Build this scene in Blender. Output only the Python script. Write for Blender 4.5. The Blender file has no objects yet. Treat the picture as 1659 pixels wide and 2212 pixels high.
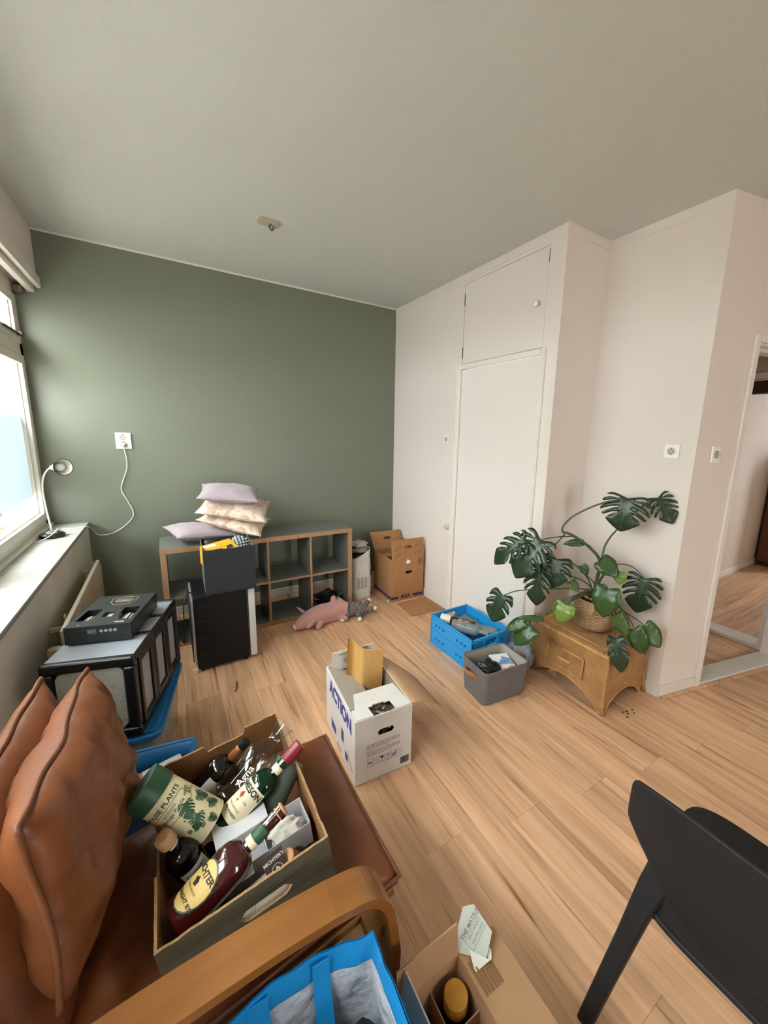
import bpy, bmesh, math, random
from mathutils import Vector as V, Matrix as Mx, Euler, noise as NZ

random.seed(11)
sc = bpy.context.scene
COL = sc.collection
PI = math.pi

# ------------------------------------------------------------------ camera, sky, exposure
cam_d = bpy.data.cameras.new('camera')
cam = bpy.data.objects.new('camera', cam_d)
COL.objects.link(cam)
cam.location = (-2.13711, -3.77586, 1.62670)
cam.rotation_euler = (1.387006, -0.026982, -0.563930)
cam_d.sensor_fit = 'VERTICAL'
cam_d.sensor_height = 36.0
cam_d.lens = 833.959 / 2212 * 36.0
cam_d.shift_x = (829.5 - 892.783) / 2212
cam_d.shift_y = (1092.407 - 1106.0) / 2212
cam_d.clip_start = 0.02
sc.camera = cam

world = bpy.data.worlds.new('overcast_sky')
sc.world = world
world.use_nodes = True
wn = world.node_tree
bg = wn.nodes['Background']
# overcast sky: three times brighter overhead than at the horizon
w_tc = wn.nodes.new('ShaderNodeTexCoord'); w_s = wn.nodes.new('ShaderNodeSeparateXYZ'); w_r = wn.nodes.new('ShaderNodeValToRGB')
w_r.color_ramp.elements[0].position = 0.0; w_r.color_ramp.elements[0].color = (.36, .353, .36, 1)
w_r.color_ramp.elements[1].position = 1.0; w_r.color_ramp.elements[1].color = (1.0, .98, 1.0, 1)
wn.links.new(w_tc.outputs['Generated'], w_s.inputs[0]); wn.links.new(w_s.outputs['Z'], w_r.inputs['Fac']); wn.links.new(w_r.outputs['Color'], bg.inputs['Color'])
bg.inputs['Strength'].default_value = 12.0

def portal(loc, rot, sx, sy):
    l = bpy.data.lights.new('window_daylight', 'AREA')
    l.shape = 'RECTANGLE'; l.size = sx; l.size_y = sy
    l.cycles.is_portal = True
    o = bpy.data.objects.new('window_daylight', l); COL.objects.link(o)
    o.location = loc; o.rotation_euler = rot
portal((-2.89, -1.95, 1.7), (0, -PI / 2, 0), 1.6, 3.7)
portal((-.5, -7.78, 1.25), (PI / 2, 0, 0), .95, 2.2)
portal((5.98, -3.6, 1.7), (0, PI / 2, 0), 1.6, .6)

sc.cycles.max_bounces = 9
sc.cycles.diffuse_bounces = 6
sc.cycles.glossy_bounces = 3
sc.cycles.transparent_max_bounces = 16
sc.cycles.adaptive_threshold = .03
sc.cycles.caustics_reflective = False
sc.cycles.caustics_refractive = False
sc.view_settings.view_transform = 'Standard'
sc.view_settings.look = 'None'
sc.view_settings.gamma = 1.0
sc.view_settings.use_curve_mapping = False
sc.view_settings.exposure = 2.1

# ------------------------------------------------------------------ materials
def lin(h):
    if not isinstance(h, str): return tuple(h) + (1,)
    h = h.lstrip('#'); r = []
    for i in (0, 2, 4):
        c = int(h[i:i + 2], 16) / 255
        r.append(c / 12.92 if c <= .04045 else ((c + .055) / 1.055) ** 2.4)
    return tuple(r) + (1,)
MATS = {}
def mat(name, col='808080', rough=.6, metal=0, var=None, bump=None, spec=None, trans=0, coat=0, alpha=1, coords='Object', stretch=None, sub=0, sheen=0):
    """var=(scale, second colour, amount)  bump=(scale, strength)"""
    if name in MATS: return MATS[name]
    m = bpy.data.materials.new(name); m.use_nodes = True
    nt = m.node_tree; N = nt.nodes; L = nt.links; b = N['Principled BSDF']
    b.inputs['Base Color'].default_value = lin(col)
    b.inputs['Roughness'].default_value = rough
    b.inputs['Metallic'].default_value = metal
    if spec is not None: b.inputs['Specular IOR Level'].default_value = spec
    if trans: b.inputs['Transmission Weight'].default_value = trans; b.inputs['IOR'].default_value = 1.45
    if coat: b.inputs['Coat Weight'].default_value = coat; b.inputs['Coat Roughness'].default_value = .15
    if alpha < 1: b.inputs['Alpha'].default_value = alpha
    if sheen: b.inputs['Sheen Weight'].default_value = sheen
    if var or bump:
        tc = N.new('ShaderNodeTexCoord'); vec = tc.outputs[coords]
        if stretch:
            mp = N.new('ShaderNodeMapping'); mp.inputs['Scale'].default_value = stretch
            L.new(vec, mp.inputs['Vector']); vec = mp.outputs['Vector']
    if var:
        n = N.new('ShaderNodeTexNoise'); n.inputs['Scale'].default_value = var[0]; n.inputs['Detail'].default_value = 6
        L.new(vec, n.inputs['Vector'])
        r = N.new('ShaderNodeValToRGB'); r.color_ramp.elements[0].position = .35; r.color_ramp.elements[1].position = .7
        r.color_ramp.elements[0].color = lin(col)
        c2 = lin(var[1]); a = var[2] if len(var) > 2 else 1
        c1 = lin(col); r.color_ramp.elements[1].color = tuple(c1[i] * (1 - a) + c2[i] * a for i in range(3)) + (1,)
        L.new(n.outputs['Fac'], r.inputs['Fac']); L.new(r.outputs['Color'], b.inputs['Base Color'])
    if bump:
        n = N.new('ShaderNodeTexNoise'); n.inputs['Scale'].default_value = bump[0]; n.inputs['Detail'].default_value = 5
        L.new(vec, n.inputs['Vector'])
        bp = N.new('ShaderNodeBump'); bp.inputs['Strength'].default_value = bump[1]; bp.inputs['Distance'].default_value = bump[2] if len(bump) > 2 else .01
        L.new(n.outputs['Fac'], bp.inputs['Height']); L.new(bp.outputs['Normal'], b.inputs['Normal'])
    MATS[name] = m
    return m

def glass_pane(name, tint, gloss=.06):
    m = bpy.data.materials.new(name); m.use_nodes = True
    nt = m.node_tree; N = nt.nodes; L = nt.links; N.clear()
    o = N.new('ShaderNodeOutputMaterial'); mx = N.new('ShaderNodeMixShader'); t = N.new('ShaderNodeBsdfTransparent'); g = N.new('ShaderNodeBsdfGlossy')
    t.inputs['Color'].default_value = lin(tint); g.inputs['Roughness'].default_value = .02
    mx.inputs['Fac'].default_value = gloss
    L.new(t.outputs[0], mx.inputs[1]); L.new(g.outputs[0], mx.inputs[2]); L.new(mx.outputs[0], o.inputs['Surface'])
    MATS[name] = m; return m
def clear_plastic(name, tint, haze, rough=.2, diff='d8dcdc'):
    """see-through plastic: part transparent, part milky, with a sheen"""
    m = bpy.data.materials.new(name); m.use_nodes = True
    nt = m.node_tree; N = nt.nodes; L = nt.links; b = N['Principled BSDF']; o = N['Material Output']
    b.inputs['Base Color'].default_value = lin(diff); b.inputs['Roughness'].default_value = rough
    t = N.new('ShaderNodeBsdfTransparent'); t.inputs['Color'].default_value = lin(tint)
    mx = N.new('ShaderNodeMixShader'); mx.inputs['Fac'].default_value = haze
    L.new(t.outputs[0], mx.inputs[1]); L.new(b.outputs[0], mx.inputs[2]); L.new(mx.outputs[0], o.inputs['Surface'])
    MATS[name] = m; return m
def thin_glass(name, tint='f4f7f6', edge=.55):
    """clear glass wall: see-through face-on, bright reflections towards grazing angles"""
    m = bpy.data.materials.new(name); m.use_nodes = True
    nt = m.node_tree; N = nt.nodes; L = nt.links; N.clear()
    o = N.new('ShaderNodeOutputMaterial'); mx = N.new('ShaderNodeMixShader'); t = N.new('ShaderNodeBsdfTransparent'); g = N.new('ShaderNodeBsdfGlossy'); f = N.new('ShaderNodeLayerWeight'); f.inputs['Blend'].default_value = .5
    pw_ = N.new('ShaderNodeMath'); pw_.operation = 'POWER'; pw_.inputs[1].default_value = 2.6; ma = N.new('ShaderNodeMath'); ma.operation = 'MULTIPLY_ADD'; ma.inputs[1].default_value = edge; ma.inputs[2].default_value = .05
    L.new(f.outputs['Facing'], pw_.inputs[0]); L.new(pw_.outputs[0], ma.inputs[0])
    t.inputs['Color'].default_value = lin(tint); g.inputs['Roughness'].default_value = .04
    L.new(ma.outputs[0], mx.inputs['Fac']); L.new(t.outputs[0], mx.inputs[1]); L.new(g.outputs[0], mx.inputs[2]); L.new(mx.outputs[0], o.inputs['Surface'])
    MATS[name] = m; return m
def film(name):
    m = bpy.data.materials.new(name); m.use_nodes = True
    nt = m.node_tree; N = nt.nodes; L = nt.links; N.clear()
    o = N.new('ShaderNodeOutputMaterial'); mx = N.new('ShaderNodeMixShader'); t = N.new('ShaderNodeBsdfTranslucent'); d = N.new('ShaderNodeBsdfDiffuse')
    tc = N.new('ShaderNodeTexCoord'); n = N.new('ShaderNodeTexNoise'); n.inputs['Scale'].default_value = 240
    r = N.new('ShaderNodeValToRGB'); r.color_ramp.elements[0].color = (.28, .315, .33, 1); r.color_ramp.elements[1].color = (.35, .385, .40, 1)
    L.new(tc.outputs['Object'], n.inputs['Vector']); L.new(n.outputs['Fac'], r.inputs['Fac']); L.new(r.outputs['Color'], t.inputs['Color'])
    d.inputs['Color'].default_value = (.8, .86, .88, 1); mx.inputs['Fac'].default_value = .25
    L.new(t.outputs[0], mx.inputs[1]); L.new(d.outputs[0], mx.inputs[2]); L.new(mx.outputs[0], o.inputs['Surface'])
    MATS[name] = m; return m

def wood_floor(name, axis='Y', base='cda07a', dark='94623f', light='d9ae8a', seams=False):
    """laminate: long streaky grain along the board; each board shifted by its own random number"""
    m = bpy.data.materials.new(name); m.use_nodes = True
    nt = m.node_tree; N = nt.nodes; L = nt.links; b = N['Principled BSDF']
    g = N.new('ShaderNodeNewGeometry'); oi = N.new('ShaderNodeObjectInfo')
    off = N.new('ShaderNodeVectorMath'); off.operation = 'SCALE'; off.inputs[0].default_value = (7.3, 11.1, 3.7)
    L.new(oi.outputs['Random'], off.inputs['Scale'])
    ad = N.new('ShaderNodeVectorMath'); L.new(g.outputs['Position'], ad.inputs[0]); L.new(off.outputs[0], ad.inputs[1])
    mp = N.new('ShaderNodeMapping'); mp.inputs['Scale'].default_value = (1, .045, 1) if axis == 'Y' else (.045, 1, 1)
    L.new(ad.outputs[0], mp.inputs['Vector'])
    n1 = N.new('ShaderNodeTexNoise'); n1.inputs['Scale'].default_value = 38; n1.inputs['Detail'].default_value = 5; n1.inputs['Distortion'].default_value = .8
    L.new(mp.outputs[0], n1.inputs['Vector'])
    r1 = N.new('ShaderNodeValToRGB'); e = r1.color_ramp.elements
    e[0].position = .27; e[0].color = lin(dark); e[1].position = .40; e[1].color = lin(base)
    e2 = e.new(.60); e2.color = lin(light)
    L.new(n1.outputs['Fac'], r1.inputs['Fac'])
    mp2 = N.new('ShaderNodeMapping'); mp2.inputs['Scale'].default_value = (1, .11, 1) if axis == 'Y' else (.11, 1, 1)
    L.new(ad.outputs[0], mp2.inputs['Vector'])
    n2 = N.new('ShaderNodeTexNoise'); n2.inputs['Scale'].default_value = 9; n2.inputs['Detail'].default_value = 3; n2.inputs['Distortion'].default_value = 1.5
    L.new(mp2.outputs[0], n2.inputs['Vector'])
    # two-strip tone: each half of a board has its own tone
    sx = N.new('ShaderNodeSeparateXYZ'); L.new(g.outputs['Position'], sx.inputs[0])
    mu = N.new('ShaderNodeMath'); mu.operation = 'MULTIPLY'; mu.inputs[1].default_value = 1 / .0955
    L.new(sx.outputs['X' if axis == 'Y' else 'Y'], mu.inputs[0])
    fl = N.new('ShaderNodeMath'); fl.operation = 'FLOOR'; L.new(mu.outputs[0], fl.inputs[0])
    ra = N.new('ShaderNodeMath'); ra.operation = 'ADD'; L.new(fl.outputs[0], ra.inputs[0]); L.new(oi.outputs['Random'], ra.inputs[1])
    wn_ = N.new('ShaderNodeTexWhiteNoise'); wn_.noise_dimensions = '1D'; L.new(ra.outputs[0], wn_.inputs['W'])
    mr = N.new('ShaderNodeMapRange'); mr.inputs['To Min'].default_value = .84; mr.inputs['To Max'].default_value = 1.12
    L.new(wn_.outputs['Value'], mr.inputs['Value'])
    m2 = N.new('ShaderNodeMapRange'); m2.inputs['From Min'].default_value = .3; m2.inputs['From Max'].default_value = .7; m2.inputs['To Min'].default_value = .82; m2.inputs['To Max'].default_value = 1.1
    L.new(n2.outputs['Fac'], m2.inputs['Value'])
    mm = N.new('ShaderNodeMath'); mm.operation = 'MULTIPLY'; L.new(mr.outputs[0], mm.inputs[0]); L.new(m2.outputs[0], mm.inputs[1])
    vm = N.new('ShaderNodeVectorMath'); vm.operation = 'SCALE'; L.new(r1.outputs['Color'], vm.inputs[0]); L.new(mm.outputs[0], vm.inputs['Scale'])
    L.new(vm.outputs[0], b.inputs['Base Color'])
    b.inputs['Roughness'].default_value = .42
    b.inputs['Specular IOR Level'].default_value = .4
    bp = N.new('ShaderNodeBump'); bp.inputs['Strength'].default_value = .12; bp.inputs['Distance'].default_value = .002
    L.new(n1.outputs['Fac'], bp.inputs['Height']); L.new(bp.outputs['Normal'], b.inputs['Normal'])
    MATS[name] = m; return m

def wicker_mat(name, c1='c0894a', c2='7c4d22', fx=150, fz=260, axes='YZ', mix=.5):
    """close weave of round strands: two crossed waves, offset like a basket weave"""
    m = bpy.data.materials.new(name); m.use_nodes = True
    nt = m.node_tree; N = nt.nodes; L = nt.links; b = N['Principled BSDF']
    tc = N.new('ShaderNodeTexCoord'); s = N.new('ShaderNodeSeparateXYZ'); L.new(tc.outputs['Object'], s.inputs[0])
    if axes == 'UV':
        s2 = N.new('ShaderNodeSeparateXYZ'); L.new(tc.outputs['UV'], s2.inputs[0]); a, c = s2.outputs['X'], s2.outputs['Y']
    else: a, c = s.outputs[axes[0]], s.outputs[axes[1]]
    def M_(op, x, y=None):
        q = N.new('ShaderNodeMath'); q.operation = op
        for i, v in enumerate((x, y)):
            if v is None: continue
            if isinstance(v, (int, float)): q.inputs[i].default_value = v
            else: L.new(v, q.inputs[i])
        return q.outputs[0]
    u = M_('MULTIPLY', a, fx); w = M_('MULTIPLY', c, fz)
    wave_w = M_('ABSOLUTE', M_('SINE', w))
    wave_u = M_('SINE', M_('ADD', u, M_('MULTIPLY', M_('FLOOR', M_('DIVIDE', w, PI)), PI)))
    h = M_('MULTIPLY', wave_w, M_('ADD', M_('MULTIPLY', wave_u, mix), 1.0))
    n = N.new('ShaderNodeTexNoise'); n.inputs['Scale'].default_value = 14; n.inputs['Detail'].default_value = 5; L.new(tc.outputs['Object'], n.inputs['Vector'])
    hh = M_('ADD', M_('MULTIPLY', h, .7), M_('SUBTRACT', n.outputs['Fac'], .5))
    r = N.new('ShaderNodeValToRGB'); r.color_ramp.elements[0].position = .05; r.color_ramp.elements[0].color = lin(c2)
    r.color_ramp.elements[1].position = .65; r.color_ramp.elements[1].color = lin(c1)
    L.new(hh, r.inputs['Fac']); L.new(r.outputs['Color'], b.inputs['Base Color'])
    bp = N.new('ShaderNodeBump'); bp.inputs['Strength'].default_value = .9; bp.inputs['Distance'].default_value = .004
    L.new(h, bp.inputs['Height']); L.new(bp.outputs['Normal'], b.inputs['Normal'])
    b.inputs['Roughness'].default_value = .55
    MATS[name] = m; return m

def pattern_mat(name, c1, c2, scale, kind='voronoi', rough=.8, lo=.3, hi=.5, bump=0, coords='Object'):
    m = bpy.data.materials.new(name); m.use_nodes = True
    nt = m.node_tree; N = nt.nodes; L = nt.links; b = N['Principled BSDF']
    tc = N.new('ShaderNodeTexCoord')
    if kind == 'voronoi':
        n = N.new('ShaderNodeTexVoronoi'); n.feature = 'DISTANCE_TO_EDGE'; out = n.outputs['Distance']
    elif kind == 'smooth':
        n = N.new('ShaderNodeTexVoronoi'); out = n.outputs['Distance']
    elif kind == 'stripes':
        n = N.new('ShaderNodeTexWave'); n.inputs['Distortion'].default_value = 9; n.inputs['Detail'].default_value = 2; out = n.outputs['Fac']
    else:
        n = N.new('ShaderNodeTexNoise'); n.inputs['Detail'].default_value = 4; n.inputs['Distortion'].default_value = 1.2; out = n.outputs['Fac']
    n.inputs['Scale'].default_value = scale; L.new(tc.outputs[coords], n.inputs['Vector'])
    r = N.new('ShaderNodeValToRGB'); r.color_ramp.elements[0].position = lo; r.color_ramp.elements[1].position = hi
    r.color_ramp.elements[0].color = lin(c1); r.color_ramp.elements[1].color = lin(c2)
    L.new(out, r.inputs['Fac']); L.new(r.outputs['Color'], b.inputs['Base Color']); b.inputs['Roughness'].default_value = rough
    if bump:
        bp = N.new('ShaderNodeBump'); bp.inputs['Strength'].default_value = bump; bp.inputs['Distance'].default_value = .004
        L.new(out, bp.inputs['Height']); L.new(bp.outputs['Normal'], b.inputs['Normal'])
    MATS[name] = m; return m

# ------------------------------------------------------------------ mesh helpers
class G:
    """collects faces; obj() links them as one mesh"""
    def __init__(s): s.v = []; s.f = []; s.uv = None
    def add(s, vs, fs):
        o = len(s.v); s.v += [tuple(p) for p in vs]; s.f += [tuple(i + o for i in f) for f in fs]; return s
    def box(s, lo, hi, mx=None):
        (a, b, c), (d, e, f) = lo, hi
        vs = [V(p) for p in ((a, b, c), (d, b, c), (d, e, c), (a, e, c), (a, b, f), (d, b, f), (d, e, f), (a, e, f))]
        if mx is not None: vs = [mx @ p for p in vs]
        return s.add(vs, [(3, 2, 1, 0), (4, 5, 6, 7), (0, 1, 5, 4), (1, 2, 6, 5), (2, 3, 7, 6), (3, 0, 4, 7)])
    def hexa(s, p8): return s.add(p8, [(3, 2, 1, 0), (4, 5, 6, 7), (0, 1, 5, 4), (1, 2, 6, 5), (2, 3, 7, 6), (3, 0, 4, 7)])
    def tube(s, pts, r, n=8, closed=False, cap=True):
        pts = [V(p) for p in pts]; k = len(pts); R = r if isinstance(r, (list, tuple)) else [r] * k
        t0 = (pts[1] - pts[0]).normalized()
        up = V((0, 0, 1)) if abs(t0.z) < .9 else V((1, 0, 0))
        x = t0.cross(up).normalized(); rings = []; o = []
        for i in range(k):
            if closed: t = (pts[(i + 1) % k] - pts[i - 1]).normalized()
            else: t = (pts[min(i + 1, k - 1)] - pts[max(i - 1, 0)]).normalized()
            x = (x - t * x.dot(t))
            x = x.normalized() if x.length > 1e-6 else t.orthogonal().normalized()
            y = t.cross(x)
            for j in range(n):
                a = 2 * PI * j / n; o.append(pts[i] + (x * math.cos(a) + y * math.sin(a)) * R[i])
        fs = []
        for i in range(k if closed else k - 1):
            for j in range(n):
                a, b = i * n + j, i * n + (j + 1) % n; c, d = ((i + 1) % k) * n + (j + 1) % n, ((i + 1) % k) * n + j
                fs.append((a, b, c, d))
        if cap and not closed: fs += [tuple(range(n))[::-1], tuple((k - 1) * n + j for j in range(n))]
        return s.add(o, fs)
    def lathe(s, prof, n=24, mx=None, cap=True, sx=1, sy=1, power=2):
        """profile (r, z); power > 2 squares the section"""
        vs = []
        for r, z in prof:
            for j in range(n):
                a = 2 * PI * j / n; c, q = math.cos(a), math.sin(a)
                if power != 2:
                    d = (abs(c) ** power + abs(q) ** power) ** (1 / power); c, q = c / d, q / d
                vs.append(V((r * c * sx, r * q * sy, z)))
        if mx is not None: vs = [mx @ p for p in vs]
        k = len(prof); fs = [(i * n + j, i * n + (j + 1) % n, (i + 1) * n + (j + 1) % n, (i + 1) * n + j) for i in range(k - 1) for j in range(n)]
        if cap: fs += [tuple(range(n))[::-1], tuple((k - 1) * n + j for j in range(n))]
        return s.add(vs, fs)
    def prism(s, outline, t, mx=None):
        """outline in xy, thickness t in z (0..t)"""
        n = len(outline); vs = [V((x, y, 0)) for x, y in outline] + [V((x, y, t)) for x, y in outline]
        if mx is not None: vs = [mx @ p for p in vs]
        return s.add(vs, [tuple(range(n))[::-1], tuple(range(n, 2 * n))] + [(i, (i + 1) % n, n + (i + 1) % n, n + i) for i in range(n)])
    def panel(s, w, h, t, holes=(), mx=None):
        """plate w x h (xy from 0,0) of thickness t (z 0..t) with rectangular holes (x0,y0,x1,y1)"""
        xs = sorted({0, w} | {v for q in holes for v in (q[0], q[2])}); ys = sorted({0, h} | {v for q in holes for v in (q[1], q[3])})
        def solid(i, j):
            if i < 0 or j < 0 or i >= len(xs) - 1 or j >= len(ys) - 1: return False
            x, y = (xs[i] + xs[i + 1]) / 2, (ys[j] + ys[j + 1]) / 2
            return not any(q[0] < x < q[2] and q[1] < y < q[3] for q in holes)
        T = (lambda p: mx @ V(p)) if mx is not None else V
        for i in range(len(xs) - 1):
            for j in range(len(ys) - 1):
                if not solid(i, j): continue
                a, b, c, d = xs[i], xs[i + 1], ys[j], ys[j + 1]
                s.add([T((a, c, t)), T((b, c, t)), T((b, d, t)), T((a, d, t))], [(0, 1, 2, 3)])
                s.add([T((a, c, 0)), T((b, c, 0)), T((b, d, 0)), T((a, d, 0))], [(3, 2, 1, 0)])
                for di, dj, p, q in ((-1, 0, (a, d), (a, c)), (1, 0, (b, c), (b, d)), (0, -1, (a, c), (b, c)), (0, 1, (b, d), (a, d))):
                    if not solid(i + di, j + dj):
                        s.add([T(p + (0,)), T(q + (0,)), T(q + (t,)), T(p + (t,))], [(0, 1, 2, 3)])
        return s
    def sweep(s, pts, side, w, t):
        """flat bar along pts, width w along 'side', thickness t"""
        pts = [V(p) for p in pts]; side = V(side).normalized(); k = len(pts); o = []
        for i in range(k):
            d = (pts[min(i + 1, k - 1)] - pts[max(i - 1, 0)]).normalized(); nrm = d.cross(side).normalized()
            for a, b in ((-1, -1), (1, -1), (1, 1), (-1, 1)): o.append(pts[i] + side * (a * w / 2) + nrm * (b * t / 2))
        fs = [(i * 4 + j, i * 4 + (j + 1) % 4, i * 4 + 4 + (j + 1) % 4, i * 4 + 4 + j) for i in range(k - 1) for j in range(4)]
        fs += [(3, 2, 1, 0), tuple((k - 1) * 4 + j for j in range(4))]
        return s.add(o, fs)
    def blob(s, c, r, seed=0, amp=.15, fr=1.5, nu=20, nv=14, mx=None):
        """lumpy ellipsoid"""
        vs = []; c = V(c)
        for i in range(nv + 1):
            th = PI * i / nv
            for j in range(nu):
                a = 2 * PI * j / nu; d = V((math.sin(th) * math.cos(a), math.sin(th) * math.sin(a), math.cos(th)))
                k = 1 + amp * NZ.noise(d * fr + V((seed * 3.1, seed, 0)))
                vs.append(c + V((d.x * r[0], d.y * r[1], d.z * r[2])) * k)
        if mx is not None: vs = [mx @ p for p in vs]
        fs = [(i * nu + j, (i + 1) * nu + j, (i + 1) * nu + (j + 1) % nu, i * nu + (j + 1) % nu) for i in range(nv) for j in range(nu)]
        return s.add(vs, fs)
    def mesh(s, name):
        me = bpy.data.meshes.new(name); me.from_pydata([tuple(p) for p in s.v], [], s.f); return me
    def obj(s, name, m, parent=None, smooth=False, bevel=0, seg=2, subsurf=0, solid=0, angle=None, weld=False):
        me = s.mesh(name)
        if weld or smooth:
            bm = bmesh.new(); bm.from_mesh(me); bmesh.ops.remove_doubles(bm, verts=bm.verts, dist=1e-5); bmesh.ops.recalc_face_normals(bm, faces=bm.faces); bm.to_mesh(me); bm.free()
        o = bpy.data.objects.new(name, me); COL.objects.link(o)
        me.materials.append(MATS[m] if isinstance(m, str) else m)
        if parent is not None: o.parent = parent
        if smooth:
            for p in me.polygons: p.use_smooth = True
            if angle:
                bm = bmesh.new(); bm.from_mesh(me)
                for e in bm.edges:
                    if len(e.link_faces) == 2 and e.calc_face_angle(0) > math.radians(angle): e.smooth = False
                bm.to_mesh(me); bm.free()
        if solid:
            q = o.modifiers.new('thick', 'SOLIDIFY'); q.thickness = solid; q.offset = 0
        if bevel:
            q = o.modifiers.new('bevel', 'BEVEL'); q.width = bevel; q.segments = seg; q.limit_method = 'ANGLE'; q.angle_limit = .6
        if subsurf:
            q = o.modifiers.new('sub', 'SUBSURF'); q.levels = subsurf; q.render_levels = subsurf
        return o

def tag(o, label=None, cat=None, group=None, kind=None):
    if label: o['label'] = label
    if cat: o['category'] = cat
    if group: o['group'] = group
    if kind: o['kind'] = kind
    return o
def thing(name, label, cat, loc=(0, 0, 0), rot=(0, 0, 0), group=None):
    o = bpy.data.objects.new(name, None); COL.objects.link(o); o.empty_display_size = .05
    o.location = loc; o.rotation_euler = rot
    return tag(o, label, cat, group)
def struct(o): o['kind'] = 'structure'; return o
def box(name, lo, hi, m, parent=None, bevel=0, seg=2): return G().box(lo, hi).obj(name, m, parent, bevel=bevel, seg=seg)
def place(o, loc, rot=(0, 0, 0)): o.location = loc; o.rotation_euler = rot; return o
def link_copy(o, parent, loc=None, rot=None):
    c = o.copy(); COL.objects.link(c); c.parent = parent
    if loc is not None: c.location = loc
    if rot is not None: c.rotation_euler = rot
    return c
def T(x, y, z): return Mx.Translation((x, y, z))
def RX(a): return Mx.Rotation(a, 4, 'X')
def RY(a): return Mx.Rotation(a, 4, 'Y')
def RZ(a): return Mx.Rotation(a, 4, 'Z')
def frame(o, x, y):
    """matrix with origin o, local x, y directions (z = x cross y)"""
    x = V(x).normalized(); y = V(y); z = x.cross(y).normalized(); y = z.cross(x)
    return Mx(((x.x, y.x, z.x, o[0]), (x.y, y.y, z.y, o[1]), (x.z, y.z, z.z, o[2]), (0, 0, 0, 1)))
def along(a, b, roll=0):
    """matrix at a whose local z points to b"""
    a, b = V(a), V(b); z = (b - a).normalized(); x = V((0, 0, 1)).cross(z)
    x = x.normalized() if x.length > 1e-4 else V((1, 0, 0)); y = z.cross(x)
    m = Mx(((x.x, y.x, z.x, a.x), (x.y, y.y, z.y, a.y), (x.z, y.z, z.z, a.z), (0, 0, 0, 1)))
    return m @ RZ(roll)
def spline(pts, n=8):
    P = [V(p) for p in pts]; P = [P[0] * 2 - P[1]] + P + [P[-1] * 2 - P[-2]]; out = []
    for i in range(1, len(P) - 2):
        for k in range(n):
            t = k / n; a, b, c, d = P[i - 1:i + 3]
            out.append(.5 * ((2 * b) + (c - a) * t + (2 * a - 5 * b + 4 * c - d) * t * t + (3 * b - a - 3 * c + d) * t ** 3))
    out.append(P[-2]); return out

def text_verts(s, size, bold=0):
    cu = bpy.data.curves.new('lettering', 'FONT'); cu.body = s; cu.size = size; cu.align_x = 'CENTER'; cu.align_y = 'CENTER'; cu.offset = bold; cu.resolution_u = 3
    ob = bpy.data.objects.new('lettering', cu); COL.objects.link(ob)
    me = bpy.data.meshes.new_from_object(ob.evaluated_get(bpy.context.evaluated_depsgraph_get()))
    vs = [V(v.co) for v in me.vertices]; fs = [tuple(p.vertices) for p in me.polygons]
    bpy.data.objects.remove(ob); bpy.data.curves.remove(cu); bpy.data.meshes.remove(me)
    return vs, fs
def text(g, s, size, mx, bold=0, sx=1):
    vs, fs = text_verts(s, size, bold); g.add([mx @ V((v.x * sx, v.y, 0)) for v in vs], fs); return g
def wrap_text(g, s, size, r, z, a0, mx, bold=0, turn=0):
    """letters printed round a cylinder of radius r about local z; turn=1 runs them along the axis"""
    vs, fs = text_verts(s, size, bold)
    o = []
    for v in vs:
        x, y = (v.x, v.y) if not turn else (-v.y * turn, v.x * turn)
        a = a0 + x / r; o.append(mx @ V((r * math.cos(a), r * math.sin(a), z + y)))
    g.add(o, fs); return g
def patch(g, r, z0, z1, a0, a1, mx, n=12):
    """label wrapped on a cylinder"""
    vs = []
    for i in range(n + 1):
        a = a0 + (a1 - a0) * i / n
        for z in (z0, z1): vs.append(mx @ V((r * math.cos(a), r * math.sin(a), z)))
    g.add(vs, [(i * 2, i * 2 + 2, i * 2 + 3, i * 2 + 1) for i in range(n)]); return g
def oval_patch(g, r, z, a0, ra, rz, mx, n=20):
    vs = [mx @ V((r * math.cos(a0), r * math.sin(a0), z))]
    rings = 4
    for k in range(1, rings + 1):
        for i in range(n):
            t = 2 * PI * i / n; a = a0 + ra * k / rings * math.cos(t) / r
            vs.append(mx @ V((r * math.cos(a), r * math.sin(a), z + rz * k / rings * math.sin(t))))
    fs = [(0, 1 + i, 1 + (i + 1) % n) for i in range(n)]
    for k in range(rings - 1):
        for i in range(n): fs.append((1 + k * n + i, 1 + (k + 1) * n + i, 1 + (k + 1) * n + (i + 1) % n, 1 + k * n + (i + 1) % n))
    g.add(vs, fs); return g
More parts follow.
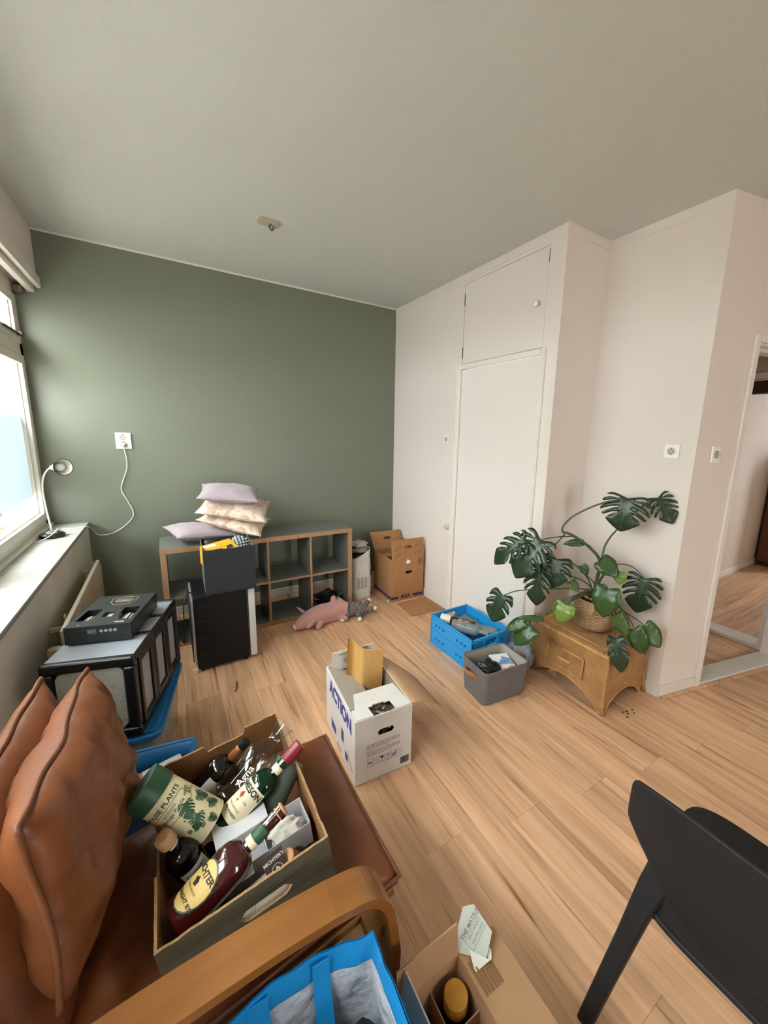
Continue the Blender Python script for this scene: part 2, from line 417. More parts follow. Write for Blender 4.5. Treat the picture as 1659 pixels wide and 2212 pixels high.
def cushion(w, h, t, n=22, e=2.6, k=.07, seed=0, wr=.006, sag=0):
    """stuffed square cushion lying in xy, swollen in z"""
    g = G(); idx = {}; vs = []; fs = []
    for side in (1, -1):
        for i in range(n + 1):
            for j in range(n + 1):
                u, v = 2 * i / n - 1, 2 * j / n - 1
                edge = i in (0, n) or j in (0, n)
                if edge and side == -1: idx[(side, i, j)] = idx[(1, i, j)]; continue
                p = max(0, (1 - abs(u) ** e) * (1 - abs(v) ** e)) ** .55
                x = u * w / 2 * (1 - k * (1 - v * v) * abs(u)); y = v * h / 2 * (1 - k * (1 - u * u) * abs(v))
                z = side * t / 2 * p
                q = V((x * 9, y * 9, side * 2 + seed * 5.3))
                z += wr * p * (NZ.noise(q) + .6 * NZ.noise(q * 2.3)) - sag * (1 - u * u) * (1 - v * v)
                if edge: z += wr * .6 * NZ.noise(q * .7)
                idx[(side, i, j)] = len(vs); vs.append((x, y, z))
        for i in range(n):
            for j in range(n):
                f = (idx[(side, i, j)], idx[(side, i + 1, j)], idx[(side, i + 1, j + 1)], idx[(side, i, j + 1)])
                fs.append(f if side == 1 else f[::-1])
    g.add(vs, fs)
    rim = [vs[idx[(1, i, 0)]] for i in range(n)] + [vs[idx[(1, n, j)]] for j in range(n)] + [vs[idx[(1, n - i, n)]] for i in range(n)] + [vs[idx[(1, 0, n - j)]] for j in range(n)]
    return g, rim
# ------------------------------------------------------------------ shared materials
mat('white_paint', 'dbd2cb', .6, bump=(260, .25, .002))
mat('white_gloss', 'dfd8d2', .35)
mat('trim_white', 'dcd8cf', .4, var=(9, 'bdb6aa', .35))
mat('ceiling_paint', 'c7cac5', .9, bump=(330, .5, .003))
mat('green_paint', '6f7464', .42, bump=(240, .15, .001), spec=.5)
mat('hall_paint', 'c9c2b8', .7)
mat('plastic_white', 'e8e6e0', .3)
mat('slot_dark', '15110e', .8)
mat('black_gap', '2a2520', .9)
wood_floor('laminate'); wood_floor('laminate_far', 'X', base='c29a78', dark='a27a5a', light='d0ab8a')
mat('groove', '5b3a26', .8)
mat('soil_crumb', '3a2416', .9)
glass_pane('window_glass', 'f4f8f6'); film('frosted_film')
mat('brick_red', '8a4632', .85, var=(30, '6d3326', .8), bump=(80, .5))
mat('mortar', 'b9b2a5', .9)
mat('cardboard', 'a97a50', .8, var=(14, '9a6c45', .6), bump=(120, .1))
mat('cardboard_pale', 'b08a66', .8, var=(12, 'a07a58', .6))
mat('card_edge', '8d6743', .9, bump=(300, 1, .004))
mat('ink_blue', '2b3560', .6); mat('ink_dark', '2a2622', .7); mat('ink_grey', '77716a', .7)
mat('white_print', 'f0efec', .6)
mat('black_plastic', '121213', .35); mat('black_matte', '1b1b1c', .7)
mat('chrome', 'c9c9c8', .2, metal=1); mat('grey_metal', 'a9a9a6', .35, metal=.8)

HC = 2.9
# ------------------------------------------------------------------ floor with single boards
fl = struct(box('floor', (-3.0, -7.8, -.10), (1.93, .1, -.006), 'groove'))
pw, pl = .191, 1.29
nx = 0
x = -1.39 - 7 * pw
board = G().box((0, 0, -.0075), (pw - .0008, pl - .0008, 0)).mesh('floor_board'); board.materials.append(MATS['laminate'])
while x + pw < 1.96:
    ph = ((nx - 7) * .47) % 1.0
    y = -2.78 - pl * (5 - ph)
    while y < .05:
        o = bpy.data.objects.new('floor_board', board); COL.objects.link(o); o.parent = fl; o.location = (x, y, 0)
        y += pl
    x += pw; nx += 1
struct(box('floor_beyond', (x, -7.8, -.10), (6.2, .1, 0), 'laminate_far'))

# ------------------------------------------------------------------ ceiling and walls
struct(box('ceiling', (-3.1, -8.0, HC), (6.2, .2, HC + .1), 'ceiling_paint'))
struct(box('wall_back', (-3.1, 0, -.1), (.2, .12, HC), 'green_paint'))
# baseboards
struct(box('baseboard_back', (-2.69, -.013, 0), (0, 0, .075), 'trim_white', bevel=.003))
struct(box('trim_1', (-2.8, -.006, HC - .012), (0, 0, HC), 'white_paint'))
# closet front (x = 0) built round its two doors
w = G()
w.box((0, -1.125, 0), (.1, 0, HC)).box((0, -2.078, 0), (.1, -1.955, HC)).box((0, -1.955, 2.165), (.1, -1.125, 2.206)).box((0, -1.955, 2.822), (.1, -1.125, HC))
struct(w.obj('wall_closet', 'white_paint'))
struct(box('baseboard_closet', (-.012, -1.09, 0), (0, 0, .075), 'trim_white', bevel=.003))
dr = struct(box('door_1', (.006, -1.950, .006), (.04, -1.130, 2.160), 'white_gloss', bevel=.002))
for z in (.42, 1.82):
    box('hinge', (-.004, -1.962, z), (.006, -1.946, z + .11), 'white_gloss', dr, bevel=.002)
tr = struct(G().box((-.016, -1.128, 0), (0, -1.088, 2.20)).box((-.016, -1.992, 0), (0, -1.952, 2.20)).box((-.016, -1.952, 2.163), (0, -1.128, 2.20)).obj('trim_2', 'white_gloss', bevel=.004))
G().box((-.022, -1.106, 0), (-.014, -1.092, 2.2)).box((-.022, -1.988, 0), (-.014, -1.974, 2.2)).obj('moulding', 'white_gloss', tr, bevel=.002)
d2 = struct(box('door_2', (.003, -1.951, 2.210), (.04, -1.129, 2.818), 'white_paint', bevel=.002))
G().lathe([(.006, 0), (.008, .012), (.020, .018), (.022, .026), (.018, .034), (.002, .037)], 20, T(.003, -1.885, 2.487) @ RY(-PI / 2)).obj('knob', 'plastic_white', d2, smooth=True)
for z in (2.25, 2.66):
    box('hinge', (-.002, -1.1285, z), (.004, -1.1255, z + .09), 'black_gap', d2)
box('hinge', (-.002, -1.9545, 2.72), (.004, -1.9515, 2.80), 'black_gap', d2)
# picture-rail line along the closet head
struct(G().box((-.005, -2.08, 2.845), (0, 0, HC)).obj('trim_3', 'white_paint', bevel=.002))
# niche
struct(box('wall_niche_side', (.1, -2.078, 0), (.425, -1.98, HC), 'white_paint'))
struct(box('wall_niche', (.425, -2.757, 0), (.56, -1.98, HC), 'white_paint'))
struct(box('baseboard_niche', (.413, -2.757, 0), (.425, -2.078, .075), 'trim_white', bevel=.003))
struct(box('baseboard_niche_side', (0, -2.09, 0), (.413, -2.078, .075), 'trim_white', bevel=.003))
struct(G().box((.420, -2.757, 2.845), (.425, -2.078, HC)).box((0, -2.083, 2.845), (.425, -2.078, HC)).obj('trim_4', 'white_paint'))
# the slanted wall with the open doorway
WA = -.2176
DW = T(.425, -2.757, 0) @ RZ(WA)
def wallmesh(name, boxes, m, bevel=0):
    g = G()
    for lo, hi in boxes: g.box(lo, hi, DW)
    return struct(g.obj(name, m, bevel=bevel))
wallmesh('wall_doorway', [((0, 0, 0), (.372, .12, HC)), ((.372, 0, 2.2), (1.27, .12, HC)), ((1.27, 0, 0), (2.2, .12, HC))], 'white_paint')
wallmesh('baseboard_doorway', [((-.002, -.012, 0), (.33, 0, .075))], 'trim_white', .003)
wallmesh('baseboard_doorway_right', [((1.31, -.012, 0), (2.0, 0, .075))], 'trim_white', .003)
wallmesh('trim_5', [((.332, -.016, 0), (.374, 0, 2.24)), ((1.268, -.016, 0), (1.31, 0, 2.24)), ((.374, -.016, 2.198), (1.268, 0, 2.24)),
                    ((.372, 0, 0), (.384, .12, 2.2)), ((.384, .045, 0), (.396, .12, 2.19)), ((1.258, 0, 0), (1.27, .12, 2.2)),
                    ((.384, 0, 2.185), (1.258, .12, 2.2)), ((.396, .045, 2.165), (1.246, .12, 2.186))], 'white_gloss', .003)
wallmesh('door_sill_1', [((.384, -.01, 0), (1.258, .125, .022))], 'trim_white', .003)
# skirting lath where the boards meet the slanted wall
wallmesh('trim_6', [((0, -.034, 0), (2.0, -.0125, .010))], 'laminate', .002)
# hall beyond: small lobby, second doorway and the room behind it
struct(box('wall_hall', (.56, -2.0, 0), (6.2, -1.88, HC), 'hall_paint'))
struct(box('baseboard_hall', (1.9, -2.018, 0), (6.2, -2.0, .07), 'trim_white', bevel=.003))
struct(G().box((1.76, -2.06, 0), (1.88, -2.0, HC)).box((1.76, -2.88, 2.16), (1.88, -2.06, HC)).box((1.76, -3.1, 0), (1.88, -2.88, HC)).obj('wall_hall_partition', 'hall_paint'))
struct(G().box((1.745, -2.92, 0), (1.895, -2.87, 2.16)).box((1.745, -2.07, 0), (1.895, -2.03, 2.16)).box((1.745, -2.87, 2.12), (1.895, -2.07, 2.16)).obj('trim_7', 'white_gloss', bevel=.003))
struct(box('door_sill_2', (1.75, -2.87, 0), (1.92, -2.07, .03), 'trim_white', bevel=.004))
mat('dark_beam', '4a3122', .6, var=(20, '33211a', .8), stretch=(1, 6, 6))
struct(box('trim_8', (1.9, -2.87, 2.02), (1.99, -2.07, 2.12), 'dark_beam', bevel=.004))
struct(box('wall_far_near_side', (1.88, -4.3, 0), (6.2, -4.18, HC), 'hall_paint'))
struct(box('wall_hall_left', (.45, -2.64, 0), (.56, -1.88, HC), 'hall_paint'))
# far room's window wall at its end
struct(G().box((6.0, -4.3, 0), (6.12, -1.88, .9)).box((6.0, -4.3, 2.5), (6.12, -1.88, HC)).box((6.0, -3.3, .9), (6.12, -1.88, 2.5)).box((6.0, -4.3, .9), (6.12, -3.9, 2.5)).obj('wall_far_end', 'hall_paint'))
# right and rear of the room, behind the camera
struct(box('wall_right', (2.35, -7.8, 0), (2.47, -3.15, HC), 'white_paint'))
struct(G().box((-3.1, -7.92, -.1), (2.47, -7.8, .12)).box((-3.1, -7.92, 2.4), (2.47, -7.8, HC)).box((-3.1, -7.92, .12), (-.975, -7.8, 2.4)).box((-.025, -7.92, .12), (2.47, -7.8, 2.4)).obj('wall_front', 'white_paint'))
w2 = bpy.data.objects.new('window_2', None); COL.objects.link(w2); struct(w2)
mat('frame_white', 'd8d4c8', .4, var=(6, 'c6bfb0', .4))
g = G().box((-.975, -7.90, .12), (-.025, -7.84, .19)).box((-.975, -7.90, 2.33), (-.025, -7.84, 2.4))
for x in (-.975, -.535, -.095): g.box((x, -7.90, .19), (x + .07, -7.84, 2.33))
g.obj('window_frame', 'frame_white', w2, bevel=.004)
for x in (-.905, -.465): box('pane', (x, -7.872, .19), (x + .37, -7.868, 2.33), 'window_glass', w2)

# ------------------------------------------------------------------ window side
mat('under_sill', 'd6d0c5', .7, var=(3.5, 'bdb5a8', .55), bump=(200, .2, .002))
WY0, WY1 = -3.95, -.055           # opening of the window, along y
g = G().box((-3.08, -7.8, -.1), (-2.69, 0, .872))
struct(g.obj('wall_left', 'under_sill'))
struct(box('wall_left_rear', (-3.08, -7.8, .872), (-2.80, WY0, HC), 'white_paint'))
struct(box('wall_left_head', (-3.08, WY0, 2.545), (-2.79, 0, HC), 'white_paint'))
struct(G().box((-2.79, -7.8, 2.548), (-2.772, 0, 2.60)).box((-2.845, -7.8, 2.497), (-2.81, 0, 2.55)).box((-2.80, -7.8, 2.53), (-2.772, 0, 2.55)).obj('trim_9', 'white_gloss', bevel=.003))
mat('sill_tile', 'bfc0bc', .22, var=(5, 'aeaca2', .5))
mat('sill_grout', '8f8a80', .9)
mat('sill_edge', '8a847a', .7)
si = struct(box('window_sill_ledge', (-2.96, -5.2, .872), (-2.680, 0, .8885), 'sill_edge'))
for k in range(26):
    y1 = -.004 - k * .2 - (.1 if k else 0) + (.1 if k else 0)
    box('tile', (-2.955, y1 - .1965, .8885), (-2.682, y1, .894), 'sill_tile', si, bevel=.001)
mat('frame_white', 'd8d4c8', .4, var=(6, 'c6bfb0', .4))
wf = bpy.data.objects.new("window_1", None); COL.objects.link(wf); struct(wf)
XF = -2.91
g = G()
for y0, y1 in ((-.065, 0), (-1.36, -1.27), (-2.66, -2.57), (-3.95, -3.87)): g.box((XF - .1, y0, .894), (XF, y1, 2.52))
g.box((XF - .1, -3.95, .894), (XF, 0, .945)).box((XF - .1, -3.95, 2.075), (XF, 0, 2.155)).box((XF - .1, -3.95, 2.46), (XF, 0, 2.56))
g.obj('window_frame', 'frame_white', wf, bevel=.004)
box('window_foot', (XF - .02, -3.95, .894), (XF + .03, 0, .915), 'frame_white', wf, bevel=.006)
for y0, y1 in ((-1.27, -.065), (-2.57, -1.36), (-3.87, -2.66)):
    for z0, z1, nm in ((.945, 2.075, 'window_sash'), (2.155, 2.46, 'vent_sash')):
        f = .055; d = .012 if nm == 'window_sash' else .005
        g = G(); a, b = y0 + .006, y1 - .006; c, e = z0 + .006, z1 - .006
        g.box((XF - .06, a, c), (XF + d, a + f, e)).box((XF - .06, b - f, c), (XF + d, b, e)).box((XF - .06, a + f, c), (XF + d, b - f, c + f)).box((XF - .06, a + f, e - f), (XF + d, b - f, e))
        so = g.obj(nm, 'frame_white', wf, bevel=.005)
        g = G(); q = .012
        g.box((XF - .05, a + f, c + f), (XF - .012, a + f + q, e - f)).box((XF - .05, b - f - q, c + f), (XF - .012, b - f, e - f)).box((XF - .05, a + f, c + f), (XF - .012, b - f, c + f + q))
        g.obj('glazing_bead', 'frame_white', so, bevel=.003)
        box('pane', (XF - .040, a + f, c + f), (XF - .036, b - f, e - f), 'window_glass', so)
        if nm == 'window_sash':
            box('frosted_film', (XF - .0335, a + f + .012, 1.13), (XF - .0325, b - f - .012, 1.675), 'frosted_film', so)
        else:
            mat('stay_dark', '4b463f', .4, metal=.6)
            G().box((XF + .004, b - .34, c + .035), (XF + .02, b - .02, c + .047)).box((XF + .004, b - .06, c + .03), (XF + .035, b - .02, c + .055)).obj('window_stay', 'stay_dark', so, bevel=.003)
mat('blind_bracket', '6e675d', .6)
box('blind_bracket', (XF + .002, -.07, 2.475), (XF + .05, -.02, 2.515), 'blind_bracket', wf, bevel=.003)

# outside: brick wall end, ground and tree
bw = struct(box('wall_outside', (-5.4, .03, -.3), (-3.14, .2, 1.62), 'mortar'))
bm_ = G().box((0, -.012, 0), (.205, .02, .052)).mesh('brick'); bm_.materials.append(MATS['brick_red'])
for r in range(30):
    for c in range(11):
        o = bpy.data.objects.new('brick', bm_); COL.objects.link(o); o.parent = bw
        o.location = (-3.36 - c * .217 - (.1085 if r % 2 else 0), .03, -.28 + r * .0625)
mat('pavement_grey', '8d8a84', .9, var=(3, '7a776f', .6))
struct(box('ground_outside', (-16, -12, -.5), (-3.1, 12, -.35), 'pavement_grey'))
mat('bark', '4a3b2d', .9); mat('spring_leaf', '7f9a4c', .6, var=(3, '5f7a38', .8))
tr = thing('garden_tree', 'green leafy tree seen through the window above the frosted film', 'tree', (-6.6, 1.9, -.35))
g = G().tube([(0, 0, 0), (.05, 0, 1.2), (0, .05, 2.2), (.1, 0, 3.4)], [.12, .1, .08, .03])
for k in range(14):
    a = k * 2.4; z = 1.4 + k * .15
    g.tube([(0, 0, z), (.5 * math.cos(a), .5 * math.sin(a), z + .4), (1.1 * math.cos(a), 1.1 * math.sin(a), z + .8)], [.035, .02, .008], 6)
g.obj('trunk', 'bark', tr, smooth=True)
g = G()
for k in range(2600):
    d = V((random.gauss(0, 1), random.gauss(0, 1), random.gauss(0, 1))).normalized() * (random.random() ** .4)
    p = V((d.x * 1.6, d.y * 1.6, 2.9 + d.z * 1.5)); s = random.uniform(.04, .08)
    a = V((random.gauss(0, 1), random.gauss(0, 1), random.gauss(0, 1))).normalized(); b = a.orthogonal().normalized()
    g.add([p - a * s, p + b * s * .5, p + a * s, p - b * s * .5], [(0, 1, 2, 3)])
tag(g.obj('foliage', 'spring_leaf', tr), kind='stuff')
# ------------------------------------------------------------------ wall fittings
mat('ceiling_plate', 'b3aa98', .7, var=(40, '9c937f', .7))
t = thing('ceiling_hook', 'small grey plate with a bent hook screwed to the ceiling', 'hook', (-1.494, -1.013, HC), (0, 0, .1))
G().prism([(-.055, -.035), (.05, -.035), (.06, -.025), (.06, .03), (.05, .038), (-.05, .038), (-.058, .03)], -.016).obj('plate', 'ceiling_plate', t, bevel=.003)
G().tube(spline([(.03, .01, -.016), (.03, .01, -.035), (.015, .0, -.045), (.0, -.01, -.035), (.01, -.02, -.02)]), .004).obj('hook', 'stay_dark', t, smooth=True)

def outlet(label, mx, plate=(.08, .08), kind='earth', holes=None, name='wall_socket'):
    """plate in local xy (x right, y up), standing out along z"""
    t = thing(name, label, 'socket'); t.matrix_world = mx
    w, h = plate
    box('plate', (-w / 2, -h / 2, 0), (w / 2, h / 2, .012), 'plastic_white', t, bevel=.005)
    for cy in holes or [0]:
        r = .021 if len(holes or [0]) > 1 else .02
        G().lathe([(r + .003, .012), (r + .003, .015), (r, .015), (r - .002, .0125), (.001, .0125)], 28, T(0, cy, 0), cap=False).obj('socket_ring', 'socket_rim', t, smooth=True, angle=40)
        g = G()
        for x, y in ((-.0095, 0), (.0095, 0)) + (((0, .012), (0, -.012)) if kind == 'old' else ()):
            g.lathe([(.0036, .0127), (.0036, .0132), (.0001, .0132)], 10, T(x, cy + y, 0))
        if kind != 'old': g.box((-.003, cy + .014, .0125), (.003, cy + .020, .0145)).box((-.003, cy - .020, .0125), (.003, cy - .014, .0145))
        g.obj('pin_hole', 'slot_dark', t)
    return t
mat('socket_rim', 'b9b6ae', .4)
FY = Mx(((1, 0, 0, 0), (0, 0, -1, 0), (0, 1, 0, 0), (0, 0, 0, 1)))     # plate facing -y
FX = Mx(((0, 0, -1, 0), (-1, 0, 0, 0), (0, 1, 0, 0), (0, 0, 0, 1)))    # plate facing -x
outlet('white double socket on the green wall with a cord plugged in', T(-2.412, 0, 1.513) @ FY, (.10, .125), holes=[.026, -.026])
outlet('small white socket on the wall left of the closet door', T(0, -.968, 1.587) @ FX, (.075, .085))
outlet('white socket with four dark holes above the big plant', T(.425, -2.633, 1.566) @ FX, (.085, .085), kind='old')
outlet('pale socket on the slanted wall beside the open doorway', DW @ T(.16, 0, 1.555) @ FY, (.072, .10))
mat('knob_cream', 'cfc5b2', .4)
t = thing('door_knob', 'round cream knob on the wall beside the closet door', 'knob', (0, -1.026, .797), (0, -PI / 2, 0))
G().lathe([(.032, 0), (.032, .006), (.027, .010), (.027, .022), (.023, .027), (.001, .028)], 28).obj('rosette', 'knob_cream', t, smooth=True, angle=40)
G().lathe([(.017, .027), (.017, .029), (.001, .0295)], 24).obj('cap', 'socket_rim', t, smooth=True, angle=40)

# ------------------------------------------------------------------ radiator
mat('radiator_cream', 'cabfab', .45, var=(4, 'b5a893', .6))
t = thing('radiator', 'cream panel radiator under the window sill', 'radiator', (0, 0, 0))
g = G().box((-2.620, -1.52, .13), (-2.598, -.36, .685))
g.obj('panel', 'radiator_cream', t, bevel=.006)
g = G()
for k in range(29): g.box((-2.5985, -1.50 + k * .04, .17), (-2.594, -1.482 + k * .04, .65))
g.obj('rib_front', 'radiator_cream', t, bevel=.002)
for y in (-.45, -1.36): G().box((-2.688, y - .012, .62), (-2.620, y + .012, .64)).box((-2.628, y - .012, .62), (-2.6205, y + .012, .70)).obj('bracket', 'radiator_cream', t, bevel=.003)
for y, z in ((-1.52, .60), (-.36, .60)):
    G().lathe([(.012, 0), (.012, .02), (.018, .022), (.018, .034), (.012, .036), (.001, .038)], 16, T(-2.62, y, z) @ RX(PI / 2 if y < -1 else -PI / 2)).obj('plug', 'radiator_cream', t, smooth=True, angle=40)
G().lathe([(.014, 0), (.014, .04), (.026, .045), (.028, .10), (.024, .112), (.004, .115)], 20, T(-2.625, -1.60, .53)).obj('valve', 'radiator_cream', t, smooth=True, angle=40)
G().tube([(-2.62, -1.53, .60), (-2.625, -1.58, .56), (-2.625, -1.60, .53), (-2.625, -1.60, .02)], .009).obj('pipe', 'radiator_cream', t, smooth=True)

# ------------------------------------------------------------------ lamp on the sill
mat('lamp_white', 'd9d7d0', .35); mat('lamp_grey', 'b9bab6', .3, metal=.3); mat('bulb', 'efeee8', .25)
t = thing('desk_lamp', 'white gooseneck desk lamp with round black base on the window sill', 'lamp', (-2.815, -.425, .8945))
G().lathe([(.002, 0), (.062, 0), (.066, .004), (.066, .020), (.060, .025), (.002, .026)], 36).obj('base', 'black_plastic', t, smooth=True, angle=40)
G().lathe([(.026, .0262), (.026, .0275), (.001, .0276)], 24).obj('disc', 'lamp_grey', t, smooth=True, angle=40)
G().lathe([(.006, .026), (.006, .07), (.0045, .075)], 12).obj('stem_foot', 'lamp_grey', t, smooth=True)
neck = spline([(0, 0, .06), (-.012, .005, .20), (-.014, .005, .32), (0, 0, .40), (.030, -.01, .448), (.06, -.02, .462)])
G().tube(neck, .0052, 10).obj('neck', 'lamp_white', t, smooth=True)
hd = along((.045, -.012, .457), (.135, -.135, .470)) @ Mx.Scale(1.3, 4)
so = G().lathe([(.009, 0), (.011, .008), (.016, .03), (.022, .055), (.040, .10), (.0385, .10), (.0205, .056), (.014, .032), (.0005, .03)], 28, hd, cap=False).obj('shade', 'lamp_white', t, smooth=True, angle=50)
G().tube([(hd @ V((.0395 * math.cos(a * PI / 14), .0395 * math.sin(a * PI / 14), .1005))) for a in range(28)], .0024, 6, closed=True).obj('rim', 'black_plastic', so, smooth=True)
G().lathe([(.008, .032), (.012, .05), (.019, .068), (.019, .078), (.012, .088), (.001, .092)], 18, hd).obj('bulb', 'bulb', t, smooth=True)
cw = V((-2.815, -.425, .8945))
cord = spline([V(p) - cw for p in ((-2.83, -.40, .93), (-2.87, -.44, .905), (-2.885, -.53, .9), (-2.85, -.54, .9), (-2.80, -.47, .925), (-2.79, -.40, .94), (-2.80, -.36, .92), (-2.83, -.30, .905), (-2.80, -.22, .899), (-2.74, -.22, .898), (-2.665, -.20, .898),
               (-2.655, -.06, .84), (-2.63, -.02, .79), (-2.55, -.012, .79), (-2.46, -.012, .845), (-2.405, -.012, .91), (-2.402, -.012, .97), (-2.43, -.012, 1.05), (-2.459, -.012, 1.13), (-2.445, -.012, 1.2), (-2.412, -.012, 1.29), (-2.405, -.012, 1.36), (-2.413, -.015, 1.45), (-2.413, -.022, 1.478))], 6)
G().tube(cord, .0032, 7).obj('cord', 'plastic_white', t, smooth=True)
G().lathe([(.011, 0), (.013, .01), (.013, .025), (.007, .03), (.003, .032)], 14, T(*(V((-2.413, -.0135, 1.487)) - cw)) @ RX(PI / 2)).obj('plug', 'plastic_white', t, smooth=True, angle=50)

# ------------------------------------------------------------------ cube shelf
mat('shelf_grey', '6c6e6b', .35, var=(2, '636562', .5)); mat('edge_wood', 'a5805f', .5, var=(10, '8f6c4e', .7), stretch=(8, 8, 1))
SX0, SX1, SY0, SY1, SH = -2.233, -.763, -.60, -.21, .77
sh = thing('cube_shelf', 'long grey open cube shelf with wood edges against the green wall', 'shelf', (SX0, SY1, 0))
W = SX1 - SX0; D = SY1 - SY0
def board_(nm, lo, hi):
    o = box(nm, lo, (hi[0], hi[1], hi[2]), 'shelf_grey', sh, bevel=.001)
    box('edge_band', (lo[0], lo[1] - .003, lo[2]), (hi[0], lo[1], hi[2]), 'edge_wood', o, bevel=.0008)
    return o
to, ti = .038, .017
board_('side_panel', (0, -D, 0), (to, 0, SH - to)); board_('side_panel', (W - to, -D, 0), (W, 0, SH - to))
tp = board_('top_panel', (0, -D, SH - to), (W, 0, SH)); board_('bottom_panel', (to, -D, .0), (W - to, 0, to))
cwid = (W - 2 * to - 3 * ti) / 4; zm = SH / 2
for k in range(1, 4):
    xx = to + k * cwid + (k - 1) * ti
    board_('divider', (xx, -D, to), (xx + ti, 0, SH - to))
for k in range(4):
    xx = to + k * (cwid + ti)
    board_('shelf_board', (xx, -D, zm - ti / 2), (xx + cwid, 0, zm + ti / 2))
# pot inside
t = thing('cooking_pot', 'black pot with a silver lid knob in the lowest right shelf cell', 'pot', (-.955, -.47, .038))
G().lathe([(.002, 0), (.085, 0), (.098, .01), (.100, .075), (.104, .08), (.09, .09), (.05, .105), (.012, .11), (.001, .11)], 30).obj('body', 'black_plastic', t, smooth=True, angle=40)
G().lathe([(.012, .11), (.012, .122), (.030, .126), (.032, .136), (.02, .142), (.001, .143)], 20).obj('lid_knob', 'chrome', t, smooth=True, angle=40)
for s in (-1, 1): G().tube(spline([(s * .095, -.03, .062), (s * .125, -.02, .066), (s * .13, 0, .066), (s * .125, .02, .066), (s * .095, .03, .062)], 4), .006).obj('handle', 'grey_metal', t, smooth=True)

# ------------------------------------------------------------------ fridge
mat('fridge_black', '08080a', .45, bump=(300, .08, .001), spec=.3); mat('fridge_door', 'c8c8c6', .3); mat('gasket', '35353a', .6)
mat('coil_grey', 'b2b6b8', .35, metal=.6)
t = thing('mini_fridge', 'black mini fridge with silver door standing before the cube shelf', 'fridge', (-2.065, -1.03, 0))
box('body', (0, 0, .022), (.325, .375, .535), 'fridge_black', t, bevel=.006)
g = G()
for z in (.12, .24, .36, .46): box('side_vent', (.02, -.0015, z), (.07, .0005, z + .006), 'black_matte', t)
box('gasket', (.325, .004, .03), (.335, .37, .53), 'gasket', t)
dd = box('door', (.335, -.002, .026), (.378, .377, .532), 'fridge_door', t, bevel=.006)
box('hinge', (.30, .005, .5352), (.365, .05, .546), 'black_plastic', t, bevel=.004)
box('back_plate', (-.012, .01, .05), (0, .365, .52), 'coil_grey', t, bevel=.003)
G().tube([(-.02, .03 + .31 * (k % 2), .07 + .018 * k) for k in range(24)], .003, 6).obj('cooling_coil', 'black_matte', t, smooth=True)
for x, y in ((.03, .03), (.30, .03), (.03, .345), (.30, .345)):
    G().lathe([(.016, 0), (.018, .004), (.014, .022)], 14, T(x, y, 0)).obj('foot', 'black_plastic', t, smooth=True, angle=40)
box('bracket', (-.03, -.004, .0), (-.002, .02, .03), 'plastic_white', t, bevel=.003)
G().tube(spline([(-.005, .15, .525), (-.03, .06, .545), (-.052, .02, .50), (-.058, .01, .40), (-.055, .01, .32), (-.06, .01, .27)]), .0035, 8).obj('cord', 'black_plastic', t, smooth=True)
pl_ = G().lathe([(.007, .275), (.017, .262), (.018, .240), (.010, .235)], 14, T(-.06, .01, 0)).obj('plug', 'black_plastic', t, smooth=True, angle=50)
G().tube([(-.069, .01, .237), (-.072, .008, .214)], .003, 6).tube([(-.051, .01, .237), (-.046, .008, .216)], .003, 6).obj('prong', 'chrome', pl_, smooth=True)

# black fabric box on the fridge and what sticks out of it
mat('black_fabric', '1d1f24', .85, bump=(500, .3, .002), sheen=.2)
BX, BY, BZ = -1.990, -1.055, .547
t = thing('fabric_box', 'open black fabric storage box on top of the mini fridge', 'box', (BX, BY, BZ), (0, 0, -.02))
bw_, bd_, bh_, th = .312, .335, .305, .006
g = G().box((0, 0, 0), (bw_, bd_, th)).box((0, 0, th), (bw_, th, bh_)).box((0, bd_ - th, th), (bw_, bd_, bh_)).box((0, th, th), (th, bd_ - th, bh_)).box((bw_ - th, th, th), (bw_, bd_ - th, bh_))
g.obj('body', 'black_fabric', t, bevel=.003)
G().box((-.001, -.0015, bh_ - .055), (bw_ + .001, 0, bh_ - .053)).box((-.0015, 0, bh_ - .055), (0, bd_, bh_ - .053)).obj('hem_stitch', 'black_matte', t)
mat('game_orange', 'e0971c', .4, var=(22, 'd6c23a', .5)); mat('game_dark', '2a2a30', .5); mat('game_white', 'e6e2d6', .5)
q = thing('board_game', 'orange and yellow game box sticking out of the black fabric box', 'game box', (BX + .035, BY + .04, BZ + .135), (.30, -.10, .30))
box('carton', (0, 0, 0), (.20, .14, .135), 'game_orange', q, bevel=.002)
g = G().prism([(.02, .018), (.10, .012), (.11, .05), (.06, .06), (.03, .045)], .0008, T(0, 0, .135)).prism([(.13, .02), (.18, .03), (.175, .07), (.14, .06)], .0008, T(0, 0, .135))
g.obj('print_dark', 'game_dark', q)
G().prism([(.015, .10), (.09, .095), (.09, .125), (.015, .13)], .0008, T(0, 0, .135)).box((.01, -.0008, .02), (.19, 0, .06)).obj('print_white', 'game_white', q)
mat('bumpy_grey', '9fa3a3', .45); mat('bumpy_dark', '3a3d3f', .6)
q = thing('egg_foam_roll', 'rolled grey sheet with rows of bumps beside the orange game box', 'foam roll', (BX + .222, BY + .15, BZ + .245), (.5, .15, -.6))
G().lathe([(.002, -.08), (.062, -.08), (.062, .08), (.002, .08)], 28, RX(PI / 2)).obj('sheet', 'bumpy_dark', q, smooth=True, angle=40)
g = G()
for a in range(14):
    for b in range(9):
        m_ = RX(PI / 2) @ RZ(a * 2 * PI / 14 + (b % 2) * .22) @ T(.061, 0, -.07 + b * .0175) @ RY(PI / 2)
        g.lathe([(.010, 0), (.008, .007), (.001, .010)], 6, m_, cap=False)
g.obj('bumps', 'bumpy_grey', q, smooth=True)
